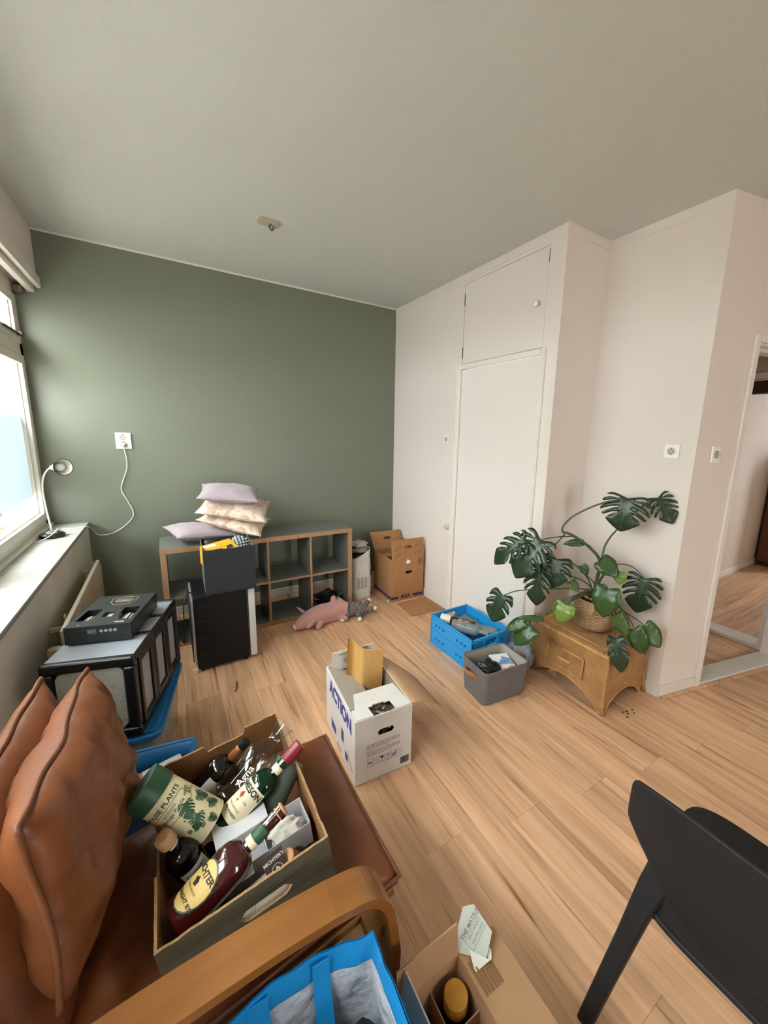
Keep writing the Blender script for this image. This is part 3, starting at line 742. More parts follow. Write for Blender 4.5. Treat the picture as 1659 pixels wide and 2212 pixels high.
q = thing('glasses_case', 'dark brown case lying in the back corner of the black fabric box', 'case', (BX + .09, BY + .26, BZ + .27), (.2, .3, .1))
mat('dark_brown', '3a2a22', .5)
G().lathe([(.002, -.07), (.02, -.066), (.028, -.04), (.028, .04), (.02, .066), (.002, .07)], 18, RY(PI / 2)).obj('shell', 'dark_brown', q, smooth=True)

# ------------------------------------------------------------------ cushions on the shelf
mat('lilac_cloth', 'a5979d', .9, bump=(400, .3, .002), sheen=.2)
pattern_mat('cream_floral', 'bfa591', 'd8c6b5', 13, 'noise', .85, .46, .52, .35)
def pillow(label, m, loc, rot, w=.44, h=.44, t=.13, seed=0, grp='sofa cushions heaped on the shelf'):
    t_ = thing('sofa_cushion', label, 'cushion', loc, rot, grp)
    g, rim = cushion(w, h, t, 26, 2.4, .09, seed, .012)
    g.obj('cover', m, t_, smooth=True)
    G().tube(rim, .0028, 6, closed=True).obj('seam', m, t_, smooth=True)
    return t_
pillow('lilac cushion lying flat on the shelf left of the stack', 'lilac_cloth', (-1.955, -.415, .835), (.02, .10, .22), .43, .40, .12, 1)
pillow('cream patterned cushion, lowest of the leaning stack', 'cream_floral', (-1.70, -.43, .905), (.10, .30, -.35), .47, .44, .13, 2)
pillow('cream patterned cushion in the middle of the stack', 'cream_floral', (-1.695, -.44, 1.015), (.22, .20, -.25), .50, .44, .14, 3)
pillow('lilac cushion on top of the stack', 'lilac_cloth', (-1.735, -.43, 1.125), (.12, .12, -.15), .43, .42, .12, 4)

# ------------------------------------------------------------------ plush animals
def plush(g, parts):
    for c, r, rot in parts: g.blob((0, 0, 0), r, amp=.06, fr=2.2, mx=T(*c) @ Euler(rot).to_matrix().to_4x4(), nu=20, nv=14, seed=c[0])
    return g
def skin_body(name, m, parent, pts, edges, radii, sub=2, root=0):
    me = bpy.data.meshes.new(name); me.from_pydata(pts, edges, []); o = bpy.data.objects.new(name, me); COL.objects.link(o); o.parent = parent
    s = o.modifiers.new('skin', 'SKIN'); s.use_smooth_shade = True
    for i, r in enumerate(radii): me.skin_vertices[0].data[i].radius = r if isinstance(r, tuple) else (r, r)
    me.skin_vertices[0].data[root].use_root = True
    q = o.modifiers.new('sub', 'SUBSURF'); q.levels = sub; q.render_levels = sub
    me.materials.append(MATS[m]); return o
mat('pig_plush', 'b3837a', .95, bump=(260, .6, .004), sheen=.4); mat('pig_pale', 'd7b3a4', .9, bump=(260, .4, .003))
t = thing('plush_pig', 'pink plush pig lying on its belly in front of the shelf', 'plush toy', (-1.13, -.755, 0), (0, 0, .12))
skin_body('body', 'pig_plush', t, [(.13, 0, .075), (.20, 0, .07), (.02, 0, .08), (-.07, -.005, .075), (-.14, -.01, .06), (-.20, -.015, .045), (-.235, -.018, .038)],
          [(0, 1), (0, 2), (2, 3), (3, 4), (4, 5), (5, 6)], [(.092, .088), (.056, .056), (.094, .092), (.086, .084), (.068, .064), (.044, .042), (.032, .032)])
G().lathe([(.001, 0), (.024, 0), (.028, .008), (.026, .016), (.001, .018)], 18, along((-.225, -.017, .04), (-.26, -.02, .034))).obj('snout', 'pig_pale', t, smooth=True)
for (b, tp_) in (((-.11, .045, .105), (-.17, .075, .165)), ((-.10, -.055, .075), (-.155, -.115, .055))):
    g = G(); m_ = along(b, tp_, .4); g.lathe([(.006, -.01), (.034, .01), (.040, .035), (.028, .065), (.003, .095)], 14, m_, sx=1, sy=.32)
    g.obj('ear', 'pig_plush', t, smooth=True)
for b, tp_ in (((-.02, -.06, .05), (-.075, -.115, .022)), ((.15, .04, .11), (.165, .06, .205)), ((.15, -.06, .045), (.19, -.11, .03))):
    g = G().lathe([(.010, -.02), (.030, 0), (.028, .04), (.022, .07), (.004, .085)], 14, along(b, tp_)); g.obj('leg', 'pig_plush', t, smooth=True)
G().tube(spline([(.235, -.01, .075), (.262, -.025, .06), (.255, -.04, .035), (.275, -.03, .02), (.30, -.045, .018)], 5), [.009] * 21, 8).obj('tail', 'pig_pale', t, smooth=True)

pattern_mat('tabby_plush', '2b2725', '8f8880', 34, 'stripes', .95, .35, .6, .5); mat('plush_white', 'd8d2c8', .95, bump=(260, .5, .003))
t = thing('plush_cat', 'grey tabby plush cat lying beside the pink pig', 'plush toy', (-.815, -.775, 0), (0, 0, -.35)); t.scale = (1.2, 1.2, 1.2)
skin_body('body', 'tabby_plush', t, [(-.02, 0, .06), (.05, 0, .055), (.10, 0, .045), (-.08, .01, .06)], [(0, 1), (1, 2), (0, 3)], [(.062, .058), (.05, .048), (.034, .034), (.05, .05)])
G().blob((-.115, .02, .062), (.048, .05, .044), 3, .05).obj('head', 'tabby_plush', t, smooth=True)
for y in (-.02, .055):
    G().lathe([(.014, 0), (.011, .014), (.001, .03)], 10, along((-.125, y, .10), (-.14, y * 1.4 - .005, .135)), sy=.4).obj('ear', 'tabby_plush', t, smooth=True)
for b, e in (((.02, -.045, .045), (.03, -.10, .022)), ((.09, -.01, .05), (.15, -.01, .055)), ((.08, .03, .06), (.11, .07, .08)), ((-.05, -.045, .04), (-.09, -.085, .02))):
    lg = G().lathe([(.008, -.015), (.020, 0), (.018, .04), (.014, .055)], 12, along(b, e)).obj('leg', 'tabby_plush', t, smooth=True)
    d_ = (V(e) - V(b)).normalized(); G().blob(V(b) + d_ * .062, (.017, .017, .016), 1, .05, nu=12, nv=8).obj('paw', 'plush_white', lg, smooth=True)

# ------------------------------------------------------------------ white shopper with clothes
mat('bag_white', 'd3cec4', .5, var=(8, 'c2bcb0', .6), bump=(22, .6, .02)); mat('bag_red', '9c2a25', .5)
t = thing('shopping_bag', 'crumpled white plastic shopper wedged between shelf and brown moving box', 'bag', (-.60, -.40, 0))
g = G(); ring = []; nz, nn = 12, 40
for k in range(nz + 1):
    z = .005 + .44 * k / nz; sx_, sy_ = .105 - .006 * k / nz, .10 - .02 * k / nz
    for j in range(nn):
        a = 2 * PI * j / nn; c, s = math.cos(a), math.sin(a); d = (c ** 4 + s ** 4) ** .25
        p = V((c / d * sx_, s / d * sy_, z)); q = 1 + .10 * NZ.noise(V((p.x * 16, p.y * 16, z * 12))) + .04 * NZ.noise(V((p.x * 40, p.y * 40, z * 34)))
        zz = z + (.05 * (c + .3) if k == nz else .03 * c * k / nz)
        ring.append((p.x * q, p.y * q, zz))
g.add(ring, [(i * nn + j, i * nn + (j + 1) % nn, (i + 1) * nn + (j + 1) % nn, (i + 1) * nn + j) for i in range(nz) for j in range(nn)] + [tuple(range(nn))[::-1]])
g.obj('sack', 'bag_white', t, smooth=True, solid=.003)
g = G()
for k in range(7):
    for j in range(3): g.box((-.075 + j * .04 + random.uniform(0, .012), -.113, .13 + k * .016), (-.045 + j * .04, -.1115, .136 + k * .016))
g.obj('print_lines', 'ink_grey', t)
G().add([V((.1115, -.05 + .09 * v, .20 + .11 * u)) + V((.004, 0, 0)) * math.sin(u * 5) for u in (0, .2, .4, .6, .8, 1) for v in (max(0, .5 - .9 * math.sin(PI * (.1 + .8 * u))), min(1, .5 + .9 * math.sin(PI * (.1 + .8 * u))))],
        [(i * 2, i * 2 + 1, i * 2 + 3, i * 2 + 2) for i in range(5)]).obj('print_red', 'bag_red', t)
mat('cloth_grey', '8e8a84', .9, bump=(60, .5, .006)); mat('cloth_black', '1c1c1e', .85, bump=(60, .5, .006)); mat('cloth_beige', 'b5aea2', .9, bump=(60, .5, .006))
for lb, m_, c, r, sd in (('beige folded cloth topmost in the white shopper', 'cloth_beige', (-.60, -.39, .545), (.085, .075, .030), 1), ('grey folded cloth under the beige one in the white shopper', 'cloth_grey', (-.595, -.395, .490), (.088, .078, .032), 2),
                         ('black cloth lowest at the mouth of the white shopper', 'cloth_black', (-.60, -.40, .425), (.085, .075, .04), 3)):
    o = G().blob((0, 0, 0), r, sd, .35, 2.2, 26, 18).obj('folded_cloth', m_, None, smooth=True); o.location = c; tag(o, lb, 'cloth', 'clothes in the white shopper')

# ------------------------------------------------------------------ brown moving box
def slot(w_, h_, x, y): return [(x - w_ / 2, y - h_ / 2 + h_ * .2, x + w_ / 2, y + h_ / 2 - h_ * .2), (x - w_ / 2 + h_ * .2, y - h_ / 2, x + w_ / 2 - h_ * .2, y + h_ / 2)]
MB = T(-.392, -.693, 0) @ RZ(-.035)
t = thing('moving_box', 'open brown cardboard moving box with blue band in the room corner', 'box'); t.matrix_world = MB
bw_, bd_, bh_, th = .36, .40, .43, .005
FRONT = lambda ox, oy, oz: T(ox, oy, oz) @ RX(PI / 2)      # plate xy -> xz, facing -y (z of the plate = -y)
g = G().panel(bw_, bh_, th, slot(.075, .028, bw_ * .53, .285), FRONT(0, th, 0)).panel(bw_, bh_, th, slot(.075, .028, bw_ * .5, .285), FRONT(0, bd_, 0))
g.box((0, th, 0), (th, bd_ - th, bh_)).box((bw_ - th, th, 0), (bw_, bd_ - th, bh_)).box((0, 0, 0), (bw_, bd_, th))
g.obj('carton', 'cardboard', t)
fh = .19
g = G().panel(bw_, fh, th, slot(.085, .032, bw_ * .5, .11), T(0, .002, bh_) @ RX(PI / 2 + -.10) @ T(0, 0, 0)); 
ff = g.obj('flap', 'cardboard', t)
g = G().panel(bw_, fh, th, slot(.085, .032, bw_ * .5, .11), T(0, bd_, bh_) @ RX(PI / 2 - .62) @ T(0, 0, -th)); g.obj('flap', 'cardboard', t)
g = G().panel(bd_ - .02, fh * .85, th, [], T(bw_, .01, bh_) @ RY(-2.25) @ Mx(((0, 1, 0, 0), (1, 0, 0, 0), (0, 0, -1, 0), (0, 0, 0, 1)))); g.obj('flap', 'cardboard', t)
g = G().box((.05, .24, .385), (.15, .35, .390)); g.obj('inner_tab', 'cardboard_pale', t)
# printed marks
g = G().box((-.0006, -.0006, .022), (.075, 0, .050)).box((.245, -.0006, .022), (bw_, 0, .050)).box((-.0006, 0, .022), (0, bd_, .050)).obj('print_band', 'ink_blue', t)
g = G(); text(g, 'IKEA', .052, FRONT(.16, -.0008, .037), .0022); g.obj('lettering', 'ink_dark', t)
def stroke(g, pts, w_, mx, closed=False):
    P = [V((p[0], p[1], 0)) for p in pts]
    if closed: P.append(P[0])
    for a, b in zip(P, P[1:]):
        d = (b - a).normalized(); n_ = V((-d.y, d.x, 0)) * (w_ / 2); e = d * (w_ / 2)
        g.add([mx @ (a - e + n_), mx @ (a - e - n_), mx @ (b + e - n_), mx @ (b + e + n_)], [(0, 1, 2, 3)])
    return g
def ringpts(cx, cy, r, n=14, a0=0, a1=2 * PI): return [(cx + r * math.cos(a0 + (a1 - a0) * i / n), cy + r * math.sin(a0 + (a1 - a0) * i / n)) for i in range(n + 1)]
SIDE = T(-.0008, bd_, 0) @ Mx(((0, 0, -1, 0), (-1, 0, 0, 0), (0, 1, 0, 0), (0, 0, 0, 1)))   # plate x runs towards the viewer, on the -x face
g = G(); stroke(g, [(.20, .09), (.20, .20), (.29, .20), (.29, .085)], .004, SIDE); stroke(g, [(.29, .165), (.325, .165), (.345, .125), (.345, .085), (.20, .085)], .004, SIDE)
stroke(g, ringpts(.225, .082, .014), .004, SIDE); stroke(g, ringpts(.32, .080, .014), .004, SIDE); g.obj('print_truck', 'ink_blue', t)
g = G(); stroke(g, ringpts(.30, .34, .035), .0025, SIDE); stroke(g, [(.28, .33), (.30, .36), (.32, .34)], .0025, SIDE); stroke(g, ringpts(.18, .33, .02), .002, SIDE); stroke(g, ringpts(.185, .365, bw_ * .1, 14, 0, PI), .002, FRONT(0, -.0008, 0))
stroke(g, ringpts(.185, .335, .032), .0022, FRONT(0, -.0008, 0)); stroke(g, [(.165, .335), (.185, .35), (.205, .34)], .002, FRONT(0, -.0008, 0)); g.obj('print_sketch', 'ink_grey', t)
g = G(); stroke(g, [(.300, .365), (.300, .385), (.340, .385), (.340, .365)], .005, FRONT(0, -.0008, 0), True); stroke(g, ringpts(.32, .39, .013, 8, 0, PI), .005, FRONT(0, -.0008, 0)); stroke(g, [(.303, .345), (.337, .345)], .004, FRONT(0, -.0008, 0)); g.obj('print_lock', 'ink_dark', t)
G().add([FRONT(0, -.0009, 0) @ V(p) for p in ((.155, .375, 0), (.205, .375, 0), (.205, .40, 0), (.168, .42, 0))], [(0, 1, 2, 3)]).obj('sticker', 'white_print', t)
FL = T(0, .002, bh_) @ RX(PI / 2 - .10) @ T(0, 0, th + .0006)
g = G()
for x_, y_ in ((.07, .04), (.08, .11), (.30, .05), (.31, .13)):
    stroke(g, ringpts(x_, y_, .022, 6), .002, FL); stroke(g, [(x_ - .02, y_), (x_ + .02, y_ + .01)], .002, FL); stroke(g, ringpts(x_ - .038, y_ - .015, .004, 6), .004, FL)
g.obj('print_sketch', 'ink_dark', ff)
# flat sheet on the floor
t = thing('cardboard_sheet', 'flat brown cardboard sheet on the floor before the moving box', 'cardboard', (-.19, -.90, .002))
G().prism([(x_ + .19, y_ + .90) for x_, y_ in ((-.362, -.745), (-.372, -1.04), (-.022, -1.085), (-.026, -.735))], .004).obj('sheet', 'cardboard', t)
g = G(); stroke(g, [(.01, -.135), (.10, -.145), (.10, -.118), (.01, -.108)], .004, T(0, 0, .0048), True); g.obj('handle_cut', 'ink_dark', t)
o = G().blob((0, 0, .008), (.012, .01, .008), 4, .3).obj('pebble_crumb', 'trim_white'); o.location = (-.405, -.655, 0); tag(o, 'small whitish crumb on the floor by the moving box corner', 'crumb')
# ------------------------------------------------------------------ bottles
thin_glass('glass_clear'); clear_plastic('bottle_grey', 'dbe2e4', .38, .12, 'a9b0b2'); mat('glass_green', '0f3a22', .05, trans=.55); mat('glass_dark', '120a08', .08, spec=.6)
mat('glass_red', '3a0b0e', .06, spec=.6, coat=.5); mat('glass_brown', '5b3016', .08, trans=.3)
mat('label_cream', 'd9cfae', .6); mat('label_white', 'd8d6d0', .6); mat('label_yellow', 'd3b26a', .55); mat('cork', 'b98d66', .8, bump=(90, .4)); mat('foil_red', '7d1420', .35); mat('foil_copper', 'b5764c', .35, metal=.6, var=(120, '6e3f22', .8))
mat('ink_black', '161412', .6); mat('ink_red', '9c2f25', .6); mat('ink_gold', 'b8944f', .4, metal=.5)
def prof_bottle(R, H, neck=.014, sh=.62, foot=.004):
    """outline of a spirits bottle: straight body, round shoulder, neck, lip"""
    p = [(.001, 0), (R - foot, 0), (R, .006), (R, H * sh)]
    for k in range(1, 7):
        a = k / 6 * PI / 2; p.append((neck + (R - neck) * math.cos(a), H * sh + (R * .95) * math.sin(a)))
    z = H * sh + R * .95
    return p + [(neck, z + .01), (neck, H - .012), (neck + .003, H - .011), (neck + .003, H), (.001, H)]
def bottle(label, glass, base, top, R, H=None, neck=.014, sh=.58, cap=None, capc=None, labels=(), roll=0, sx=1, sy=1, power=2, name='bottle', grp=None, caph=.03, capr=None):
    """bottle from base point towards top point; labels = (z0, z1, a0, a1, material)"""
    b, e = V(base), V(top); H = H or (e - b).length
    t = thing(name, label, 'bottle', grp and (0, 0, 0) or (0, 0, 0), group=grp); t.matrix_world = along(b, e, roll)
    G().lathe(prof_bottle(R, H, neck, sh), 32, None, True, sx, sy, power).obj('glass', glass, t, smooth=True, angle=50)
    if cap: G().lathe([((capr or neck) + .0035, H - caph), ((capr or neck) + .004, H - caph + .002), ((capr or neck) + .004, H + .004), ((capr or neck) + .002, H + .006), (.001, H + .006)], 22).obj('cap', cap, t, smooth=True, angle=40)
    for z0, z1, a0, a1, m_ in labels:
        patch(G(), R + .0008, z0, z1, a0, a1, Mx.Identity(4)).obj('label', m_, t, smooth=True)
    return t

# ------------------------------------------------------------------ blue folding crate
mat('crate_blue', '1f8fd0', .4)
CX, CY = -.462, -1.955
t = thing('folding_crate', 'bright blue plastic folding crate filled with empty bottles', 'crate', (CX, CY, 0), (0, 0, .01))
cw_, cd_, ch_, th = .365, .485, .235, .012
def holes(L_):
    r = []
    for z in (.055, .165):
        for a in (.07, .115, .16): r += [(a - .008, z - .009, a + .008, z + .009)]
        for a in (L_ - .16, L_ - .115, L_ - .07): r += [(a - .008, z - .009, a + .008, z + .009)]
    return r
for ox in (0, cw_ - th):
    m_ = T(ox, cd_, 0) @ Mx(((0, 0, 1, 0), (-1, 0, 0, 0), (0, 1, 0, 0), (0, 0, 0, 1)))
    o = G().panel(cd_, ch_, th, holes(cd_), m_).obj('long_side', 'crate_blue', t, weld=True)
    face = T(-.003 if ox == 0 else cw_, 0, 0)
    g = G()
    for z in (.0, .108, .215): g.box((-.004, 0, z), (0, cd_, z + .014), face @ T(.003 if ox == 0 else 0.004, 0, 0))
    for y in (.048, .093, .138, cd_ - .182, cd_ - .137, cd_ - .092):
        for z in (.035, .145): g.box((-.002, y - .003, z), (0, y + .0, z + .036), face @ T(.003 if ox == 0 else .002, 0, 0))
    g.obj('rib', 'crate_blue', o)
for oy in (0, cd_ - th):
    hs = [(.06, .05, .072, .064), (cw_ - .072, .05, cw_ - .06, .064), (.06, .165, .072, .179), (cw_ - .072, .165, cw_ - .06, .179)] + slot(.115, .045, cw_ / 2, .185)
    o = G().panel(cw_, ch_ - (0 if oy else 0), th, hs, T(0, oy + th, 0) @ RX(PI / 2)).obj('short_side', 'crate_blue', t, weld=True)
    g = G(); sy_ = -.004 if oy == 0 else cd_
    for z in (0, .108, .215): g.box((0, sy_, z), (cw_, sy_ + .004, z + .014))
    if oy == 0:
        g.box((cw_ / 2 - .07, -.010, .155), (cw_ / 2 + .07, 0, .162)).box((cw_ / 2 - .07, -.010, .155), (cw_ / 2 - .063, 0, .208)).box((cw_ / 2 + .063, -.010, .155), (cw_ / 2 + .07, 0, .208))
    g.obj('rib', 'crate_blue', o, bevel=.001)
box('bottom', (th, th, .004), (cw_ - th, cd_ - th, .012), 'crate_blue', t)
A = lambda d: math.radians(d)
GB = 'empty bottles in the blue crate'
pattern_mat('leaf_print', '5a2f1a', 'c9b7a4', 60, 'noise', .6, .45, .55)
bottle('brown bottle with white neck band at the back of the blue crate', 'glass_brown', (-.255, -1.745, .195), (-.40, -1.53, .215), .040, .265, neck=.026, sh=.55, cap='label_white', caph=.075, labels=((.03, .13, A(-180), A(180), 'leaf_print'),), grp=GB, capr=.027)
bottle('clear ribbed bottle lying across the middle of the blue crate', 'bottle_grey', (-.395, -1.66, .215), (-.265, -1.915, .22), .041, .28, sh=.6, grp=GB)
mat('grey_label', '5f625a', .5, var=(20, 'c2a347', .6))
bottle('grey tinted bottle with yellow label at the right of the blue crate', 'bottle_grey', (-.255, -1.74, .185), (-.14, -1.92, .185), .038, .24, sh=.62, labels=((.05, .13, A(-200), A(40), 'grey_label'),), grp=GB)
bottle('small bottle with cream label at the near end of the blue crate', 'glass_dark', (-.405, -1.79, .145), (-.30, -1.93, .155), .030, .19, labels=((.02, .11, A(-200), A(60), 'label_cream'),), grp=GB)
bottle('thin clear bottle along the left side of the blue crate', 'bottle_grey', (-.415, -1.50, .17), (-.415, -1.76, .165), .027, .27, grp=GB)
bottle('clear bottle along the right side of the blue crate', 'bottle_grey', (-.155, -1.50, .14), (-.165, -1.77, .145), .034, .27, grp=GB)
bottle('dark bottle at the bottom of the blue crate', 'glass_dark', (-.30, -1.53, .06), (-.29, -1.83, .06), .038, .30, grp=GB)
bottle('green bottle lying low in the near end of the blue crate', 'glass_green', (-.20, -1.92, .06), (-.40, -1.90, .06), .036, .24, grp=GB)

# ------------------------------------------------------------------ grey felt basket
mat('felt_grey', '625e5d', .95, var=(20, '565251', .6), bump=(300, .4, .003), sheen=.2); mat('felt_inner', '9b978c', .9, bump=(200, .2, .002)); mat('leather_tan', 'a4623e', .5)
def rrect(w_, d_, r, n=5):
    o = []
    for cx, cy, a in ((w_ / 2 - r, d_ / 2 - r, 0), (-w_ / 2 + r, d_ / 2 - r, PI / 2), (-w_ / 2 + r, -d_ / 2 + r, PI), (w_ / 2 - r, -d_ / 2 + r, 1.5 * PI)):
        for k in range(n + 1): o.append((cx + r * math.cos(a + k * PI / 2 / n), cy + r * math.sin(a + k * PI / 2 / n)))
    return o
t = thing('felt_basket', 'grey felt storage basket with tan leather handle', 'basket', (-.448, -2.162, 0), (0, 0, -.10))
def shell(w0, d0, w1, d1, r, z0, z1, bottom=True, rings=4):
    g = G(); vs = []; n_ = len(rrect(1, 1, .1))
    for k in range(rings + 1):
        f_ = k / rings
        vs += [(x_, y_, z0 + (z1 - z0) * f_) for x_, y_ in rrect(w0 + (w1 - w0) * f_, d0 + (d1 - d0) * f_, r)]
    g.add(vs, [(i * n_ + j, i * n_ + (j + 1) % n_, (i + 1) * n_ + (j + 1) % n_, (i + 1) * n_ + j) for i in range(rings) for j in range(n_)] + ([tuple(range(n_))[::-1]] if bottom else []))
    return g
shell(.325, .235, .345, .265, .035, .002, .222).obj('outer', 'felt_grey', t, smooth=True, angle=50)
shell(.312, .222, .331, .251, .03, .010, .222).obj('lining', 'felt_inner', t, smooth=True, angle=50)
G().tube([(x_, y_, .222) for x_, y_ in rrect(.338, .258, .033)], .0045, 8, closed=True).obj('rim', 'felt_grey', t, smooth=True)
for s in (-1, 1):
    G().sweep(spline([(s * .168, -.055, .12), (s * .176, -.05, .16), (s * .205, -.035, .185), (s * .222, 0, .19), (s * .205, .035, .185), (s * .176, .05, .16), (s * .168, .055, .12)], 5), (.2, 0, 1), .024, .003).obj('handle', 'leather_tan', t, smooth=True, angle=40)
mat('black_gloss_bag', '0c0c0d', .18, bump=(26, .9, .02))
o = G().blob((0, 0, 0), (.085, .075, .055), 5, .5, 2.0, 32, 22).obj('plastic_bag', 'black_gloss_bag', None, smooth=True); o.location = (-.515, -2.165, .155); tag(o, 'shiny black plastic bag in the grey felt basket', 'bag')
o = G().blob((0, 0, 0), (.14, .10, .05), 8, .3, 2.0, 24, 16).obj('folded_cloth', 'cloth_grey', None, smooth=True); o.location = (-.45, -2.16, .075); tag(o, 'grey cloth at the bottom of the felt basket', 'cloth')
mg = thing('magazine', 'magazine with blue and red cover in the grey felt basket', 'magazine', (-.385, -2.175, .175), (.16, .06, -.25))
mat('mag_white', 'dfe2e4', .35); mat('mag_blue', '4d78ad', .4, var=(30, 'a9c4de', .8)); mat('mag_red', 'c0323a', .4, var=(40, 'e9c9c9', .7))
box('pages', (-.06, -.085, -.012), (.075, .085, 0), 'mag_white', mg, bevel=.001)
G().prism([(-.05, -.01), (.0, .03), (.02, .06), (.07, .03), (.07, -.02), (.02, -.015)], .0008, T(0, 0, .0004)).obj('print_blue', 'mag_blue', mg)
G().prism([(-.055, -.08), (.07, -.08), (.07, -.03), (.03, -.035), (.0, -.05), (-.055, -.045)], .0008, T(0, 0, .0004)).obj('print_red', 'mag_red', mg)
# crumpled clear sack behind the basket
clear_plastic('sack_clear', 'c8d2d6', .35, .25, 'aeb7bb')
o = G().blob((0, 0, 0), (.075, .085, .13), 9, .45, 2.4, 36, 26).obj('clear_sack', 'sack_clear', None, smooth=True); o.location = (-.165, -2.125, .128); tag(o, 'crumpled see-through plastic sack between the felt basket and wicker chest', 'bag')

# ------------------------------------------------------------------ wicker chest
wicker_mat('wicker_front', 'd6a66c', '8f5f31', axes='YZ', fx=440, fz=520, mix=.6); wicker_mat('wicker_side', 'd6a66c', '8f5f31', axes='XZ', fx=440, fz=520, mix=.6); wicker_mat('wicker_top', 'd6a66c', '8f5f31', axes='YX', fx=440, fz=420, mix=.6)
mat('cane', 'c48d52', .45, var=(25, '9c6a38', .7)); mat('cane_pale', 'd3a364', .45, var=(25, 'a87236', .7))
WX, WY, WW, WD, WH = -.045, -2.665, .435, .55, .385
wk = thing('wicker_chest', 'honey wicker chest with one drawer and arched base in the niche', 'chest', (WX, WY, 0), (0, 0, -.015))
def arch(L_, H_, foot=.055, rise=.15, n=16, flare=.012):
    p = [(-flare, 0), (foot - flare, 0)]
    for k in range(n + 1):
        a = k / n; x_ = foot + (L_ - 2 * foot) * a; p.append((x_, .02 + rise * math.sin(PI * a) ** .55))
    return p + [(L_ - foot + flare, 0), (L_ + flare, 0), (L_, .05), (L_, H_), (0, H_), (0, .05)]
def arch_panel(L_, mx, nm, m_, rise=.12, foot=.055):
    """face with an arched lower edge, as strips"""
    g = G(); n = 26; vs = []
    for k in range(n + 1):
        a = k / n; x_ = L_ * a; e = min(x_, L_ - x_)
        zb = 0 if e < foot * .6 else .13 * rise / .13 * max(0, math.sin(PI * (x_ - foot * .6) / (L_ - 1.2 * foot))) ** .6
        for z in (zb, WH - .02):
            for d in (0, -.012): vs.append(mx @ V((x_, z, d)))
    fs = []
    for k in range(n):
        a, b = k * 4, k * 4 + 4; fs += [(a, b, b + 2, a + 2), (a + 3, b + 3, b + 1, a + 1), (a + 1, b + 1, b, a), (a + 2, b + 2, b + 3, a + 3)]
    g.add(vs, fs); o = g.obj(nm, m_, wk)
    G().tube([mx @ V((L_ * k / n, (0.004 if min(L_ * k / n, L_ - L_ * k / n) < foot * .6 else .004 + rise * max(0, math.sin(PI * (L_ * k / n - foot * .6) / (L_ - 1.2 * foot))) ** .6), .002)) for k in range(n + 1)], .006, 7).obj('arch_braid', 'cane', o, smooth=True)
    return o
FXm = T(0, WD, 0) @ Mx(((0, 0, -1, 0), (-1, 0, 0, 0), (0, 1, 0, 0), (0, 0, 0, 1)))     # front, facing -x
arch_panel(WD, FXm, 'front_panel', 'wicker_front', .10)
arch_panel(WW, T(0, 0, 0) @ RX(PI / 2), 'side_panel', 'wicker_side', .10)
arch_panel(WW, T(0, WD - .0, 0) @ RX(PI / 2), 'side_panel', 'wicker_side', .10)
arch_panel(WD, T(WW - .012, WD, 0) @ Mx(((0, 0, -1, 0), (-1, 0, 0, 0), (0, 1, 0, 0), (0, 0, 0, 1))), 'back_panel', 'wicker_front', .10)
for x_, y_ in ((0, 0), (WW, 0), (0, WD), (WW, WD)):
    sx_, sy_ = (-1 if x_ == 0 else 1), (-1 if y_ == 0 else 1)
    G().tube([(x_ + sx_ * .014, y_ + sy_ * .014, .0), (x_ + sx_ * .004, y_ + sy_ * .004, .05), (x_, y_, .15), (x_, y_, WH - .012)], [.011, .012, .012, .012], 10).obj('corner_post', 'wicker_side', wk, smooth=True)
tp = G().box((-.012, -.012, WH - .03), (WW + .012, WD + .012, WH)).obj('top', 'wicker_top', wk, bevel=.012, seg=3)
g = G()
for q in ((.045, .045, WW - .09, WD - .09),):
    ps = [(q[0], q[1], WH + .002), (q[0] + q[2], q[1], WH + .002), (q[0] + q[2], q[1] + q[3], WH + .002), (q[0], q[1] + q[3], WH + .002)]
    for a, b in zip(ps, ps[1:] + ps[:1]): g.tube([a, b], .005, 7)
g.obj('lid_braid', 'cane', tp, smooth=True)
dwr = G().box((-.010, .15, .155), (-.001, .40, .275)).obj('drawer', 'wicker_front', wk, bevel=.003)
g = G()
for a, b in (((-.012, .145, .15), (-.012, .405, .15)), ((-.012, .405, .15), (-.012, .405, .28)), ((-.012, .405, .28), (-.012, .145, .28)), ((-.012, .145, .28), (-.012, .145, .15))): g.tube([a, b], .0055, 7)
g.obj('drawer_braid', 'cane', dwr, smooth=True)
g = G().tube([(-.030, .225, .222), (-.034, .275, .222), (-.030, .325, .222)], .008, 10).tube([(-.030, .228, .222), (-.005, .228, .222)], .005, 8).tube([(-.030, .322, .222), (-.005, .322, .222)], .005, 8)
g.obj('handle', 'cane_pale', dwr, smooth=True)
g = G()
for k in range(5): g.tube(spline([(.0, .33 + k * .006, .10), (-.015 - k * .004, .33 + k * .012, .075), (-.01, .325 + k * .016, .045 + k * .006)], 4), .0012, 5)
g.obj('loose_strands', 'cane_pale', wk, smooth=True)

